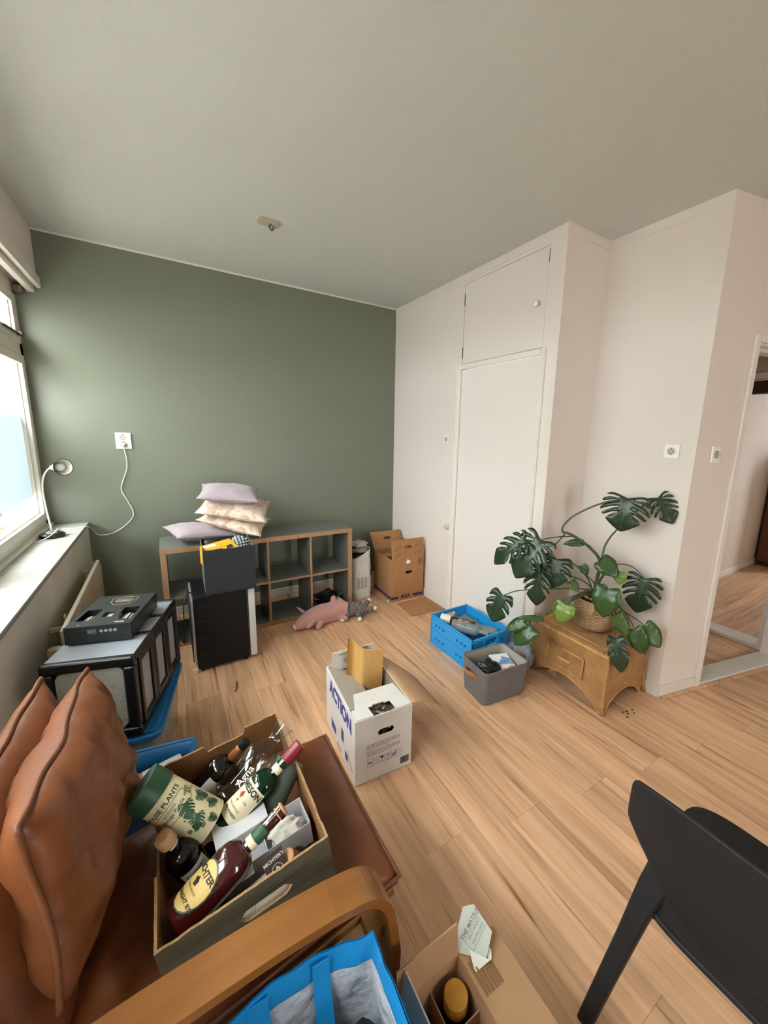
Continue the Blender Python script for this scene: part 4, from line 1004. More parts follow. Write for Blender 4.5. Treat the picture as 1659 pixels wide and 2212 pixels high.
# ------------------------------------------------------------------ plant basket and monstera
wicker_mat('seagrass', 'c3a07a', '7b5a3c', 70, 300, 'UV', .5)
PC = (.195, -2.405, .3875)
t = thing('plant_basket', 'pale woven belly basket used as plant pot on the wicker chest', 'pot', PC)
prof = [(.002, 0), (.085, 0), (.118, .02), (.138, .055), (.144, .09), (.136, .125), (.118, .160), (.112, .185), (.118, .205), (.108, .205), (.104, .19), (.102, .165)]
g = G().lathe(prof, 48, cap=False); o = g.obj('basket', 'seagrass', t, smooth=True)
uvl = o.data.uv_layers.new(name='UVMap')
for p in o.data.polygons:
    for li in p.loop_indices:
        co = o.data.vertices[o.data.loops[li].vertex_index].co; a = math.atan2(co.y, co.x) / (2 * PI) * 1.1
        c = p.center; ac = math.atan2(c.y, c.x) / (2 * PI) * 1.1
        if a - ac > .55: a -= 1.1
        if ac - a > .55: a += 1.1
        uvl.data[li].uv = (a, co.z)
mat('soil', '2c1d13', .95, bump=(90, .9, .01))
G().lathe([(.104, .168), (.07, .176), (.03, .180), (.001, .180)], 28, cap=False).obj('soil', 'soil', t, smooth=True)
g = G().tube([(.10 * math.cos(a) + .035, .10 * math.sin(a), .21) for a in (2.5, 2.8, 3.1, 3.4)], .006, 6); g.tube(spline([(-.10, -.05, .20), (-.13, -.07, .17), (-.128, -.06, .14)], 4), .005, 6); g.obj('handle', 'cane_pale', t, smooth=True)

def leafmat(name, c1, c2):
    mat(name, c1, .32, var=(7, c2, .8), bump=(40, .15, .003), spec=.5)
leafmat('leaf_dark', '1f3324', '2b4229'); leafmat('leaf_mid', '2f4a24', '3d5a2a'); leafmat('leaf_young', '5d7a2a', '76903a'); leafmat('leaf_olive', '465f28', '3a5226')
mat('stem_green', '3c4c2c', .45, var=(20, '55502f', .6)); mat('vein', '56703e', .5)
def heart(t_, wd=1.0):
    """right half of a heart-shaped leaf: t 0 at the notch .. 1 at the tip; length runs along +y from 0 to 1"""
    a = t_ * PI
    x_ = .5 * math.sin(a) ** .75 * (1 - .32 * t_) * 1.12 * wd
    y_ = -.30 * math.sin(min(a * 1.9, PI)) * (1 - t_) + t_ ** 1.25
    return (x_, y_)
def leaf_outline(kind):
    """half outline with the slits of a monstera"""
    pts = []; cuts = {'m': [(.31, .34), (.44, .28), (.57, .28), (.70, .34)], 's': [(.44, .42), (.60, .42)], 'h': [], 'y': [], 'y2': []}[kind]
    n = 44
    for i in range(n + 1):
        q = i / n; near = [c for c in cuts if abs(q - c[0]) < .042]
        if near:
            continue
        pts.append((q, heart(q), None))
    for c, dep in cuts:
        bx, by = heart(c); my = max(.02, by - .30); ix, iy = bx * dep, my + (by - my) * dep
        nx_, ny_ = (by - iy), -(bx - ix); ln = math.hypot(nx_, ny_); nx_, ny_ = nx_ / ln, ny_ / ln
        bend = .03                                     # slits curve towards the tip
        for sg, s_ in ((-1, 1), (1, -1)):
            ex, ey = heart(c + sg * .040); kx, ky = ex * .95 + ix * .05, ey * .95 + iy * .05
            for f_, w_, tt in ((.0, .012, .003), (.35, .026, .008), (.7, .030, .016)):
                px_, py_ = ix + (bx - ix) * f_, iy + (by - iy) * f_ - bend * math.sin(PI * f_)
                pts.append((c + sg * tt, (px_ + s_ * nx_ * w_, py_ + s_ * ny_ * w_), 0))
            pts.append((c + sg * .027, (kx * .97 + bx * .03, ky * .97 + by * .03), 0))
    pts.sort(key=lambda e: e[0]); return [p[1] for p in pts]
def make_leaf_mesh(kind, fold, droop, ripple):
    bm = bmesh.new()
    half = leaf_outline(kind)
    for s in (1, -1):
        vs = [bm.verts.new((s * x_, y_, 0)) for x_, y_ in half if not (abs(x_) < 1e-4)]
        rib = [bm.verts.new((0, k / 10, 0)) for k in range(10, -1, -1)]
        loop = vs + rib
        es = [bm.edges.new((loop[i], loop[(i + 1) % len(loop)])) for i in range(len(loop))]
        bmesh.ops.triangle_fill(bm, use_beauty=True, edges=es)
    bmesh.ops.remove_doubles(bm, verts=bm.verts, dist=1e-4)
    bmesh.ops.subdivide_edges(bm, edges=[e for e in bm.edges if e.calc_length() > .10], cuts=1, use_grid_fill=False)
    bmesh.ops.triangulate(bm, faces=bm.faces)
    for v in bm.verts:
        x_, y_ = v.co.x, v.co.y
        v.co.z = fold * abs(x_) - droop * (y_ - .25) ** 2 - .35 * x_ * x_ + ripple * math.sin(y_ * 17 + abs(x_) * 5) * abs(x_)
    bmesh.ops.recalc_face_normals(bm, faces=bm.faces)
    me = bpy.data.meshes.new('leaf'); bm.to_mesh(me); bm.free()
    for p in me.polygons: p.use_smooth = True
    return me
pl = thing('monstera_plant', 'large dark green monstera with split leaves in the belly basket', 'plant', (.195, -2.405, .567))
P0 = V((.195, -2.405, .567))
LEAVES = [
  ( (0.239, -2.506, 1.274) , (0.193, -2.506, 1.068) , 0.29 ,'m'),
  ( (0.355, -2.623, 1.288) , (0.387, -2.718, 1.141) , 0.163 ,'m'),
  ( (-0.275, -2.185, 0.988) , (-0.404, -2.005, 0.814) , 0.18 ,'m'),
  ( (-0.23, -2.261, 1.007) , (-0.355, -2.167, 0.752) , 0.262 ,'m'),
  ( (-0.111, -2.306, 0.877) , (-0.157, -2.307, 0.689) , 0.215 ,'s'),
  ( (-0.178, -2.232, 0.804) , (-0.215, -2.247, 0.546) , 0.183 ,'m'),
  ( (-0.38, -2.124, 0.623) , (-0.431, -2.077, 0.422) , 0.179 ,'s'),
  ( (-0.29, -2.237, 0.471) , (-0.365, -2.149, 0.385) , 0.089 ,'h'),
  ( (-0.263, -2.284, 0.441) , (-0.356, -2.204, 0.312) , 0.135 ,'h'),
  ( (-0.205, -2.303, 0.492) , (-0.327, -2.214, 0.502) , 0.041 ,'h'),
  ( (-0.097, -2.388, 0.602) , (-0.138, -2.377, 0.489) , 0.139 ,'y'),
  ( (0.007, -2.585, 0.758) , (-0.035, -2.593, 0.581) , 0.159 ,'h'),
  ( (0.116, -2.455, 0.877) , (0.134, -2.564, 0.809) , 0.128 ,'h'),
  ( (0.192, -2.544, 0.816) , (0.177, -2.557, 0.739) , 0.081 ,'y'),
  ( (0.048, -2.378, 0.83) , (0.059, -2.416, 0.776) , 0.059 ,'h'),
  ( (0.098, -2.325, 0.963) , (0.038, -2.224, 0.942) , 0.054 ,'h'),
  ( (0.304, -2.636, 0.785) , (0.275, -2.626, 0.553) , 0.229 ,'m'),
  ( (0.124, -2.705, 0.523) , (0.146, -2.781, 0.383) , 0.121 ,'h'),
  ( (0.185, -2.73, 0.543) , (0.219, -2.826, 0.433) , 0.121 ,'y2'),
  ( (0.047, -2.632, 0.605) , (0.067, -2.706, 0.498) , 0.093 ,'y2'),
  ( (-0.017, -2.681, 0.492) , (-0.034, -2.751, 0.301) , 0.118 ,'s'),
  ( (-0.049, -2.371, 0.74) , (-0.039, -2.428, 0.692) , 0.064 ,'y2'),
]
STEMS = [
  [ (0.153, -2.419, 0.674),(0.155, -2.422, 0.739),(0.157, -2.426, 0.858),(0.12, -2.362, 0.942),(0.066, -2.271, 1.004),(0.041, -2.209, 1.017) ],
  [ (0.041, -2.209, 1.017),(0.053, -2.21, 1.06),(0.086, -2.265, 1.137),(0.168, -2.386, 1.228),(0.243, -2.493, 1.266) ],
  [ (0.154, -2.42, 0.691),(0.18, -2.425, 0.907),(0.215, -2.425, 0.98),(0.272, -2.444, 1.054),(0.344, -2.527, 1.2),(0.36, -2.613, 1.283) ],
  [ (0.072, -2.281, 0.999),(-0.059, -2.255, 1.003),(-0.22, -2.259, 1.008) ],
  [ (0.045, -2.236, 1.01),(-0.118, -2.254, 0.949),(-0.261, -2.188, 0.987) ],
  [ (0.102, -2.392, 0.738),(-0.01, -2.339, 0.85),(-0.1, -2.304, 0.875) ],
  [ (0.104, -2.395, 0.701),(-0.027, -2.31, 0.765),(-0.167, -2.23, 0.801) ],
  [ (0.096, -2.421, 0.671),(-0.105, -2.275, 0.667),(-0.285, -2.167, 0.651),(-0.369, -2.123, 0.62) ],
  [ (0.09, -2.41, 0.652),(-0.127, -2.337, 0.591),(-0.255, -2.277, 0.442) ],
  [ (0.093, -2.415, 0.647),(-0.132, -2.328, 0.542),(-0.28, -2.235, 0.468) ],
  [ (0.092, -2.414, 0.66),(-0.095, -2.332, 0.567),(-0.194, -2.302, 0.488) ],
  [ (0.1, -2.427, 0.672),(-0.01, -2.398, 0.637),(-0.086, -2.387, 0.603) ],
  [ (0.118, -2.458, 0.696),(0.064, -2.524, 0.755),(0.016, -2.58, 0.755) ],
  [ (0.149, -2.431, 0.705),(0.129, -2.437, 0.811),(0.117, -2.456, 0.874) ],
  [ (0.157, -2.426, 0.702),(0.191, -2.483, 0.83),(0.201, -2.54, 0.813) ],
  [ (0.123, -2.427, 0.709),(0.077, -2.388, 0.773),(0.056, -2.373, 0.827) ],
  [ (0.151, -2.415, 0.878),(0.124, -2.369, 0.946),(0.098, -2.325, 0.963) ],
  [ (0.169, -2.426, 0.69),(0.241, -2.469, 0.827),(0.293, -2.558, 0.84),(0.313, -2.632, 0.781) ],
  [ (0.124, -2.467, 0.692),(0.134, -2.603, 0.62),(0.129, -2.674, 0.567),(0.133, -2.701, 0.519) ],
  [ (0.124, -2.467, 0.692),(0.159, -2.606, 0.597),(0.185, -2.69, 0.56),(0.194, -2.725, 0.538) ],
  [ (0.119, -2.459, 0.68),(0.07, -2.573, 0.643),(0.056, -2.628, 0.601) ],
  [ (0.119, -2.46, 0.671),(-0.014, -2.628, 0.612),(-0.015, -2.665, 0.542),(-0.008, -2.677, 0.487) ],
  [ (0.102, -2.431, 0.683),(0.016, -2.383, 0.751),(-0.041, -2.365, 0.737) ],
]
cache = {}
camp = V((-2.137, -3.776, 1.627))
LM = {'m': 'leaf_dark', 's': 'leaf_dark', 'h': 'leaf_mid', 'y': 'leaf_young', 'y2': 'leaf_olive'}
for i, (b, e, wd, kd) in enumerate(LEAVES):
    key = (kd, i % 3)
    if key not in cache: cache[key] = make_leaf_mesh(kd, (.18, .10, .28)[i % 3], (.35, .22, .5)[i % 3], .05)
    me = cache[key].copy(); me.materials.append(MATS[LM[kd]])
    B_, E_ = V(b), V(e); y = (E_ - B_); L_ = y.length; y.normalize()
    n_ = (camp - B_).normalized() * .75 + V((-.35, -.1, .55)); n_ = (n_ - y * n_.dot(y)).normalized(); x_ = y.cross(n_)
    sxw = wd / .98
    o = bpy.data.objects.new('leaf', me); COL.objects.link(o); o.parent = pl
    o.matrix_local = Mx(((x_.x * sxw, y.x * L_, n_.x * L_, B_.x - P0.x), (x_.y * sxw, y.y * L_, n_.y * L_, B_.y - P0.y), (x_.z * sxw, y.z * L_, n_.z * L_, B_.z - P0.z), (0, 0, 0, 1)))
    q = o.modifiers.new('thick', 'SOLIDIFY'); q.thickness = .0035; q.offset = 0
    g = G().tube([(0, k / 8, -((.35, .22, .5)[i % 3]) * (k / 8 - .25) ** 2 + .004) for k in range(9)], [.006 - .0005 * k for k in range(9)], 5); g.obj('midrib', 'vein', o, smooth=True)
for i, s in enumerate(STEMS):
    pts = [V(p) - P0 for p in s]
    if i != 1 and V(s[0]).z < .74: pts = [V((.02 * math.cos(i * 2.1), .02 * math.sin(i * 2.1), -.01))] + pts
    r = .0105 if i == 0 else (.0062 if i in (1, 2) else .0038)
    sp = spline(pts, 6); G().tube(sp, [r * (1.15 - .35 * k / len(sp)) for k in range(len(sp))], 8).obj('stem', 'stem_green', pl, smooth=True)
g = G()
for k in range(9):
    a = k * .8; g.tube(spline([(0, 0, 0), (.05 * math.cos(a), .05 * math.sin(a), .05 + .01 * (k % 3)), (.10 * math.cos(a), .10 * math.sin(a), .02 + .02 * (k % 2))], 4), .002, 5)
g.obj('air_root', 'soil', pl, smooth=True)
mat('tag_blue', '4d9ad0', .4)
o = G().prism([(-.012, 0), (.012, 0), (.014, .03), (.0, .045), (-.014, .03)], .002, RX(PI / 2)).obj('plant_tag', 'tag_blue'); o.location = (.225, -2.46, .575); o.rotation_euler = (0, 0, .5); o.scale = (1.6, 1, 1.8); tag(o, 'small blue plant tag stuck in the belly basket soil', 'tag')

# ------------------------------------------------------------------ white carton in the middle of the floor
mat('carton_white', 'd5d2cd', .6, var=(6, 'c4bfb8', .4), bump=(60, .08, .003)); mat('carton_inside', '8c7a68', .85, var=(10, '7a6857', .5)); mat('ink_purple', '352f86', .5); mat('carton_greyed', 'b0aaa2', .7)
AM = T(-1.512, -2.362, 0) @ RZ(-.075)
t = thing('moving_carton', 'white printed moving carton standing open in the middle of the floor', 'box'); t.matrix_world = AM
aw, ad, ah, th = .292, .475, .34, .005
# outer white skin and brown lining
g = G().panel(aw, ah, th, slot(.082, .034, .155, .245), T(0, th, 0) @ RX(PI / 2)).panel(aw, ah, th, slot(.082, .034, .155, .245), T(0, ad, 0) @ RX(PI / 2))
g.box((0, th, 0), (th, ad - th, ah)).box((aw - th, th, 0), (aw, ad - th, ah)).box((0, 0, 0), (aw, ad, th))
g.obj('carton', 'carton_white', t)
G().panel(aw - 2 * th, ah - .004, .001, slot(.082, .034, .15, .245), T(th, th + .0012, 0) @ RX(PI / 2)).box((th, ad - th - .001, th), (aw - th, ad - th, ah)).box((th, th, th), (th + .001, ad - th, ah)).box((aw - th - .001, th, th), (aw - th, ad - th, ah)).box((th, th, th), (aw - th, ad - th, th + .001)).obj('lining', 'carton_inside', t)
# near flap folded inwards, with its handle notch
nf = T(0, .003, ah) @ RX(-.13)
hs = [(.085, .0, .20, .075), (.11, .075, .17, .085)]
f1 = G().panel(aw - .012, .215, th, hs, nf @ T(.006, 0, 0)).obj('flap', 'carton_white', t)
g = G()
for pts in (((.02, .20), (.06, .14), (.05, .07)), ((.10, .21), (.13, .12), (.17, .17)), ((.20, .21), (.21, .11), (.27, .14)), ((.06, .14), (.13, .12))): stroke(g, pts, .0012, nf @ T(.006, 0, th + .0005))
g.obj('crease', 'carton_greyed', f1)
# long left flap folded in, far flap standing, right flap thrown open outwards
G().panel(ad - .10, .165, th, [], T(.004, ad - .01, ah) @ RY(.42) @ Mx(((0, 1, 0, 0), (-1, 0, 0, 0), (0, 0, 1, 0), (0, 0, 0, 1)))).obj('flap', 'carton_greyed', t)
f2 = G().panel(aw - .05, .115, th, [], T(.03, ad - .008, ah - .03) @ RX(PI / 2 + .08)).obj('flap', 'carton_white', t)
mk = T(.03, ad - .008, ah - .03) @ RX(PI / 2 + .08) @ T(0, 0, th + .0006)
g = G(); stroke(g, ringpts(.085, .055, .018), .0025, mk); stroke(g, ringpts(.085, .055, .008), .003, mk); stroke(g, [(.04, .095), (.07, .095)], .004, mk); stroke(g, [(.10, .095), (.14, .095)], .004, mk); stroke(g, [(.075, .09), (.085, .105), (.095, .09)], .003, mk); g.obj('print_mark', 'ink_dark', f2)
# curved open flap on the right
g = G(); vs = []; n = 12
for i in range(n + 1):
    u = i / n
    for j in range(7):
        v = j / 6; wv = .20 * min(1, (.15 + 1.1 * math.sin(PI * min(1, (u * .62 + .05)) )))
        vs.append((aw + v * wv * math.cos(.06 + .38 * v), ad - .012 - u * (ad - .02), ah - .002 - v * wv * math.sin(.06 + .38 * v) - .01 * math.sin(PI * u) * v))
g.add(vs, [(i * 7 + j, i * 7 + j + 1, i * 7 + j + 8, i * 7 + j + 7) for i in range(n) for j in range(6)])
g.obj('flap', 'cardboard_pale', t, smooth=True, solid=.005)
# lettering on the left face (reads towards the viewer) and print on the near face
SA = T(-.0008, ad, 0) @ Mx(((0, 0, -1, 0), (-1, 0, 0, 0), (0, 1, 0, 0), (0, 0, 0, 1)))
g = G(); text(g, 'ACTION', .104, SA @ T(.250, .272, 0), .0055, .90); g.obj('lettering', 'ink_purple', t)
for q4 in (((.27, .10, 0), (.31, .10, 0), (.31, .165, 0), (.27, .165, 0)), ((.10, .045, 0), (.18, .045, 0), (.18, .09, 0), (.10, .10, 0)), ((.33, .04, 0), (.37, .04, 0), (.37, .075, 0), (.33, .085, 0))):
    G().add([SA @ V(p) for p in q4], [(0, 1, 2, 3)]).obj('print_block', 'ink_purple', t)
stroke(G(), [(.36, .095), (.41, .075), (.44, .05)], .006, SA).obj('print_stroke', 'ink_purple', t); stroke(G(), [(.20, .02), (.26, .02)], .008, SA).obj('print_stroke', 'ink_purple', t)
FA = T(0, -.0008, 0) @ RX(PI / 2)
g = G()
for r in range(8):
    x_ = .058
    while x_ < .225 - (.05 if r in (3, 7) else 0):
        l_ = random.uniform(.008, .026); y_ = .196 - r * .0075 - (.006 if r > 3 else 0); g.add([FA @ V(p) for p in ((x_, y_, 0), (x_ + l_, y_, 0), (x_ + l_, y_ + .003, 0), (x_, y_ + .003, 0))], [(0, 1, 2, 3)]); x_ += l_ + .004
g.obj('print_lines', 'ink_grey', t)
g = G()
for k in range(6): stroke(g, [(.060 + k * .031, .080), (.086 + k * .031, .080), (.086 + k * .031, .122), (.060 + k * .031, .122)], .0012, FA, True)
g.obj('icon_frame', 'ink_grey', t)
g = G(); text(g, '50L', .016, FA @ T(.073, .100, 0), .0004); text(g, '48 x', .009, FA @ T(.228, .110, 0)); text(g, '32 x 32', .0065, FA @ T(.228, .098, 0))
c = .073 + 2 * .031; g.add([FA @ V(p) for p in ((c - .009, .117, 0), (c - .008, .108, 0), (c - .003, .102, 0), (c + .003, .102, 0), (c + .008, .108, 0), (c + .009, .117, 0))], [(0, 1, 2, 3, 4, 5)]); stroke(g, [(c, .102), (c, .088)], .002, FA); stroke(g, [(c - .006, .087), (c + .006, .087)], .002, FA)
c = .073 + 3 * .031
for dx in (-.005, .005): stroke(g, [(c + dx, .090), (c + dx, .112)], .0022, FA); g.add([FA @ V(p) for p in ((c + dx - .0045, .109, 0), (c + dx + .0045, .109, 0), (c + dx, .118, 0))], [(0, 1, 2)])
stroke(g, [(c - .010, .085), (c + .010, .085)], .002, FA)
c = .073 + 4 * .031
for y_ in (.094, .104): stroke(g, [(c - .009, y_), (c - .002, y_ - .002), (c + .009, y_ + .008)], .0045, FA)
c = .073 + 31e-3; stroke(g, ringpts(c, .106, .006), .0012, FA); stroke(g, [(c, .100), (c, .094)], .0015, FA); stroke(g, [(c - .008, .087), (c + .008, .087)], .0015, FA)
g.obj('print_icon', 'ink_purple', t)
g = G(); x_ = .232
while x_ < .280:
    w_ = random.choice((.0008, .0012, .002)); g.add([FA @ V(p) for p in ((x_, .028, 0), (x_ + w_, .028, 0), (x_ + w_, .066, 0), (x_, .066, 0))], [(0, 1, 2, 3)]); x_ += w_ + random.choice((.0007, .0012))
g.obj('barcode', 'ink_dark', t)
mat('stain', '8f867c', .7)
# wooden profile board and foil in the carton
mat('board_wood', 'c99c5c', .4, var=(9, 'b98a4b', .7), stretch=(6, 6, .6), coat=.2)
t = thing('wooden_moulding', 'curved yellow wood veneer moulding standing in the white carton', 'moulding', (-1.315, -2.02, .03), (0, .03, -.30))
ln = [(-.092, .03), (-.085, .045), (-.07, .048), (-.058, .03), (-.04, -.005), (-.02, -.03), (-.005, -.036), (.03, -.036), (.095, -.030)]
sp = [(p.x, p.y) for p in spline([(a, b, 0) for a, b in ln], 4)]
g = G(); k = len(sp); vs = []
for zi, z in enumerate((0, .44)):
    for d in (0, .012):
        for i, (a, b) in enumerate(sp): vs.append((a, b + d, z + (.05 * (1 - i / k) if zi else 0)))
fs = [(i, i + 1, 2 * k + i + 1, 2 * k + i) for i in range(k - 1)] + [(3 * k + i, 3 * k + i + 1, k + i + 1, k + i) for i in range(k - 1)] + [(2 * k + i, 2 * k + i + 1, 3 * k + i + 1, 3 * k + i) for i in range(k - 1)] + [(k + i, k + i + 1, i + 1, i) for i in range(k - 1)] + [(0, 2 * k, 3 * k, k), (k - 1, 2 * k - 1, 4 * k - 1, 3 * k - 1)]
g.add(vs, fs); g.obj('board', 'board_wood', t, smooth=True, angle=40)
mat('foil', 'b5aa98', .28, metal=.7, bump=(30, 1.0, .02))
o = G().blob((0, 0, 0), (.09, .075, .06), 12, .6, 2.6, 40, 28).obj('foil_ball', 'foil', None, smooth=True); o.location = (-1.325, -2.262, .235); tag(o, 'crumpled silver wrapping foil under the notch of the white carton flap', 'foil')
o = G().blob((0, 0, 0), (.10, .15, .09), 14, .3, 1.8, 28, 20).obj('dark_bundle', 'cloth_black', None, smooth=True); o.location = (-1.36, -2.10, .11); tag(o, 'dark bundle deep inside the white carton', 'bundle')

# crumbs and twig on the floor
for k, (x_, y_) in enumerate(((.079, -2.728), (.149, -2.746), (.064, -2.764), (.11, -2.735), (.135, -2.765), (.095, -2.75))):
    o = G().blob((0, 0, .004), (random.uniform(.005, .010), .005, .004), k, .5, nu=8, nv=6).obj('soil_crumb', 'soil_crumb'); o.location = (x_, y_, .0); tag(o, 'dark soil crumb on the floor in front of the wicker chest', 'crumb', 'soil crumbs by the chest')
o = G().tube(spline([(-1.885, -1.36, .004), (-1.872, -1.335, .005), (-1.868, -1.30, .004), (-1.862, -1.27, .008)], 4), .0035, 6).obj('twig', 'soil_crumb', None, smooth=True); tag(o, 'thin dark curved twig on the floor before the fridge', 'twig')
# ------------------------------------------------------------------ clear bin with blue lid, drawer tower on it
clear_plastic('bin_clear', 'e4e6e2', .45, .25, 'c9c6bd'); mat('lid_blue', '1f6fa8', .4); mat('bin_blue', '1d679c', .45)
t = thing('storage_bin', 'clear plastic storage bin with a blue lid under the drawer tower', 'bin', (-2.398, -1.625, 0), (0, 0, -.165))
shell(.33, .50, .38, .56, .04, .003, .285).obj('tub', 'bin_clear', t, smooth=True, angle=50)
n_ = len(rrect(1, 1, .1))
g = G().prism(rrect(.41, .60, .045), .022, T(0, 0, .285)).prism(rrect(.37, .56, .04), .010, T(0, 0, .307)); g.obj('lid', 'lid_blue', t, bevel=.004)
o = G().blob((0, 0, 0), (.14, .21, .11), 21, .25, 2, 26, 18).obj('folded_cloth', 'cloth_beige', None, smooth=True); o.location = (-2.398, -1.625, .13); tag(o, 'beige cloth inside the clear storage bin', 'cloth')

mat('tower_black', '0d0d0e', .32); clear_plastic('tower_grey', 'b4b9c0', .82, .32, 'a6abb3')
def hexmat():
    m = pattern_mat('hex_panel', '8d8c85', 'a3a299', 34, 'voronoi', .4, .0, .06, .3)
hexmat()
TM = T(-2.317, -1.944, .3175) @ RZ(-.275)
t = thing('drawer_tower', 'black plastic tower of three frosted drawers lying on its back', 'drawer unit'); t.matrix_world = TM
tw, tl, th_ = .325, .60, .375         # local: x from -tw..0, y 0..tl, z 0..th_
fr = .045
g = G().box((-tw, 0, 0), (0, .035, fr)).box((-tw, 0, th_ - fr), (0, .035, th_)).box((-tw, 0, fr), (-tw + fr, .035, th_ - fr)).box((-fr, 0, fr), (0, .035, th_ - fr))
g.obj('end_frame', 'tower_black', t, bevel=.012, seg=3)
def rr_panel(w_, h_, r): return rrect(w_, h_, r)
G().prism(rr_panel(tw - .09, th_ - .09, .035), .012, T(-tw / 2, .022, th_ / 2) @ RX(PI / 2)).obj('end_panel', 'hex_panel', t, bevel=.003)
box('end_frame', (-tw, tl - .035, 0), (0, tl, th_), 'tower_black', t, bevel=.012, seg=3)
step = (tl - .07) / 3
for k in range(3):
    y0 = .035 + k * step; y1 = y0 + step
    # band between drawers
    if k < 2: G().box((-tw, y1 - .012, 0), (0, y1 + .012, .03)).box((-tw, y1 - .012, th_ - .012), (0, y1 + .012, th_ + .003)).box((-.014, y1 - .012, .03), (.002, y1 + .012, th_ - .012)).box((-tw, y1 - .012, .03), (-tw + .014, y1 + .012, th_ - .012)).obj('band', 'tower_black', t, bevel=.005)
    box('top_shell', (-tw + .004, y0 + .002, th_ - .016), (-.004, y1 - .002, th_ - .004), 'tower_grey', t, bevel=.004)
    dw_ = box('drawer', (-tw + .02, y0 + .012, .03), (-.006, y1 - .012, th_ - .03), 'tower_grey', t, bevel=.006)
    G().box((-.008, y0 + .010, .028), (.004, y0 + .036, th_ - .026)).box((-.008, y1 - .036, .028), (.004, y1 - .010, th_ - .026)).box((-.008, y0 + .036, .028), (.004, y1 - .036, .06)).box((-.008, y0 + .036, th_ - .062), (.004, y1 - .036, th_ - .026)).obj('drawer_frame', 'tower_black', dw_, bevel=.005)
for z0 in (0, th_ - .03): box('edge_rail', (-.010, .01, z0), (0, tl - .01, z0 + .03), 'tower_black', t, bevel=.005)

# gift box lying on the tower
mat('gift_black', '1f2224', .4); mat('gift_gold', 'a8916a', .45); mat('gift_silver', 'b9b9b6', .4); mat('gift_inner', '050505', .8)
GM = T(-2.565, -1.715, .6965) @ RZ(-.275)
t = thing('gift_box', 'black gift box with gold crest and bottles in cut-out windows', 'gift box'); t.matrix_world = GM
gw, gl, gh = .245, .335, .078
# top plate with two long windows and a small one; near face
hs = [(.016, .06, .075, .175), (.165, .05, .229, .175), (.100, .085, .142, .135)]
G().panel(gw, gl, .003, hs, T(0, 0, gh - .003)).box((0, 0, 0), (gw, .003, gh - .003)).box((0, gl - .003, 0), (gw, gl, gh - .003)).box((0, .003, 0), (.003, gl - .003, gh - .003)).box((gw - .003, .003, 0), (gw, gl - .003, gh - .003)).box((0, 0, 0), (gw, gl, .003)).obj('carton', 'gift_black', t)
box('insert', (.004, .18, .004), (gw - .004, gl - .004, gh - .005), 'gift_inner', t)
cz = T(gw * .52, .258, gh + .0006)
sh_ = [(-.055, .035), (-.048, .042), (0, .048), (.048, .042), (.055, .035), (.050, -.008), (.030, -.038), (0, -.052), (-.030, -.038), (-.050, -.008)]
g = G(); stroke(g, sh_, .0035, cz, True); stroke(g, [(-.02, .052), (0, .058), (.02, .052)], .003, cz); stroke(g, [(-.022, -.030), (0, -.038), (.022, -.030)], .002, cz); g.obj('crest', 'gift_gold', t)
g = G(); text(g, 'Prestige', .022, cz @ T(0, .022, 0), .0004); g.obj('crest_lettering', 'gift_gold', t)
g = G()
for k in range(3): 
    x_ = -.036 + k * .004
    while x_ < .034 - k * .004: l_ = random.uniform(.004, .010); stroke(g, [(x_, .006 - k * .007), (x_ + l_, .006 - k * .007)], .0035, cz); x_ += l_ + .0045
stroke(g, [(-.028, .046), (.028, .046)], .005, cz); g.obj('crest_print', 'gift_silver', t)
FG = T(0, -.0006, 0) @ RX(PI / 2)
g = G()
for k in range(4): stroke(g, ringpts(.135 + k * .017, .052, .0055, 10), .0022, FG); stroke(g, [(.132 + k * .017, .050), (.138 + k * .017, .055)], .0025, FG)
for k in range(4): stroke(g, [(.085, .045 + k * .005), (.115, .045 + k * .005)], .0012, FG)
g.obj('print_icon', 'gift_silver', t)
g = G(); text(g, 'Hertog', .013, T(.195, .022, gh + .0006), .0003); text(g, 'Bi', .010, T(.045, .02, gh + .0006)); g.obj('lettering', 'white_print', t)
mat('beer_label', 'bdb6b1', .5, var=(40, '7e6a66', .7))
def gift_bottle(lb, x_, y0):
    b = GM @ V((x_, y0, .036)); e = GM @ V((x_, y0 + .21, .036))
    bottle(lb, 'glass_dark', b, e, .029, .21, neck=.012, sh=.45, labels=((.012, .09, 0, 2 * PI, 'beer_label'),), cap='gift_silver', caph=.012, grp='bottles in the gift box')
gift_bottle('dark beer bottle in the left window of the black gift box', .046, .045)
gift_bottle('dark beer bottle in the right window of the black gift box', .196, .045)
q = thing('beer_glass', 'small glass in the middle window of the black gift box', 'glass'); q.matrix_world = GM @ T(.121, .045, .037) @ RX(-PI / 2)
G().lathe([(.001, 0), (.022, 0), (.024, .02), (.030, .10), (.032, .13), (.030, .13), (.028, .10), (.022, .02), (.001, .006)], 24, cap=False).obj('bowl', 'gift_silver', q, smooth=True, angle=50)

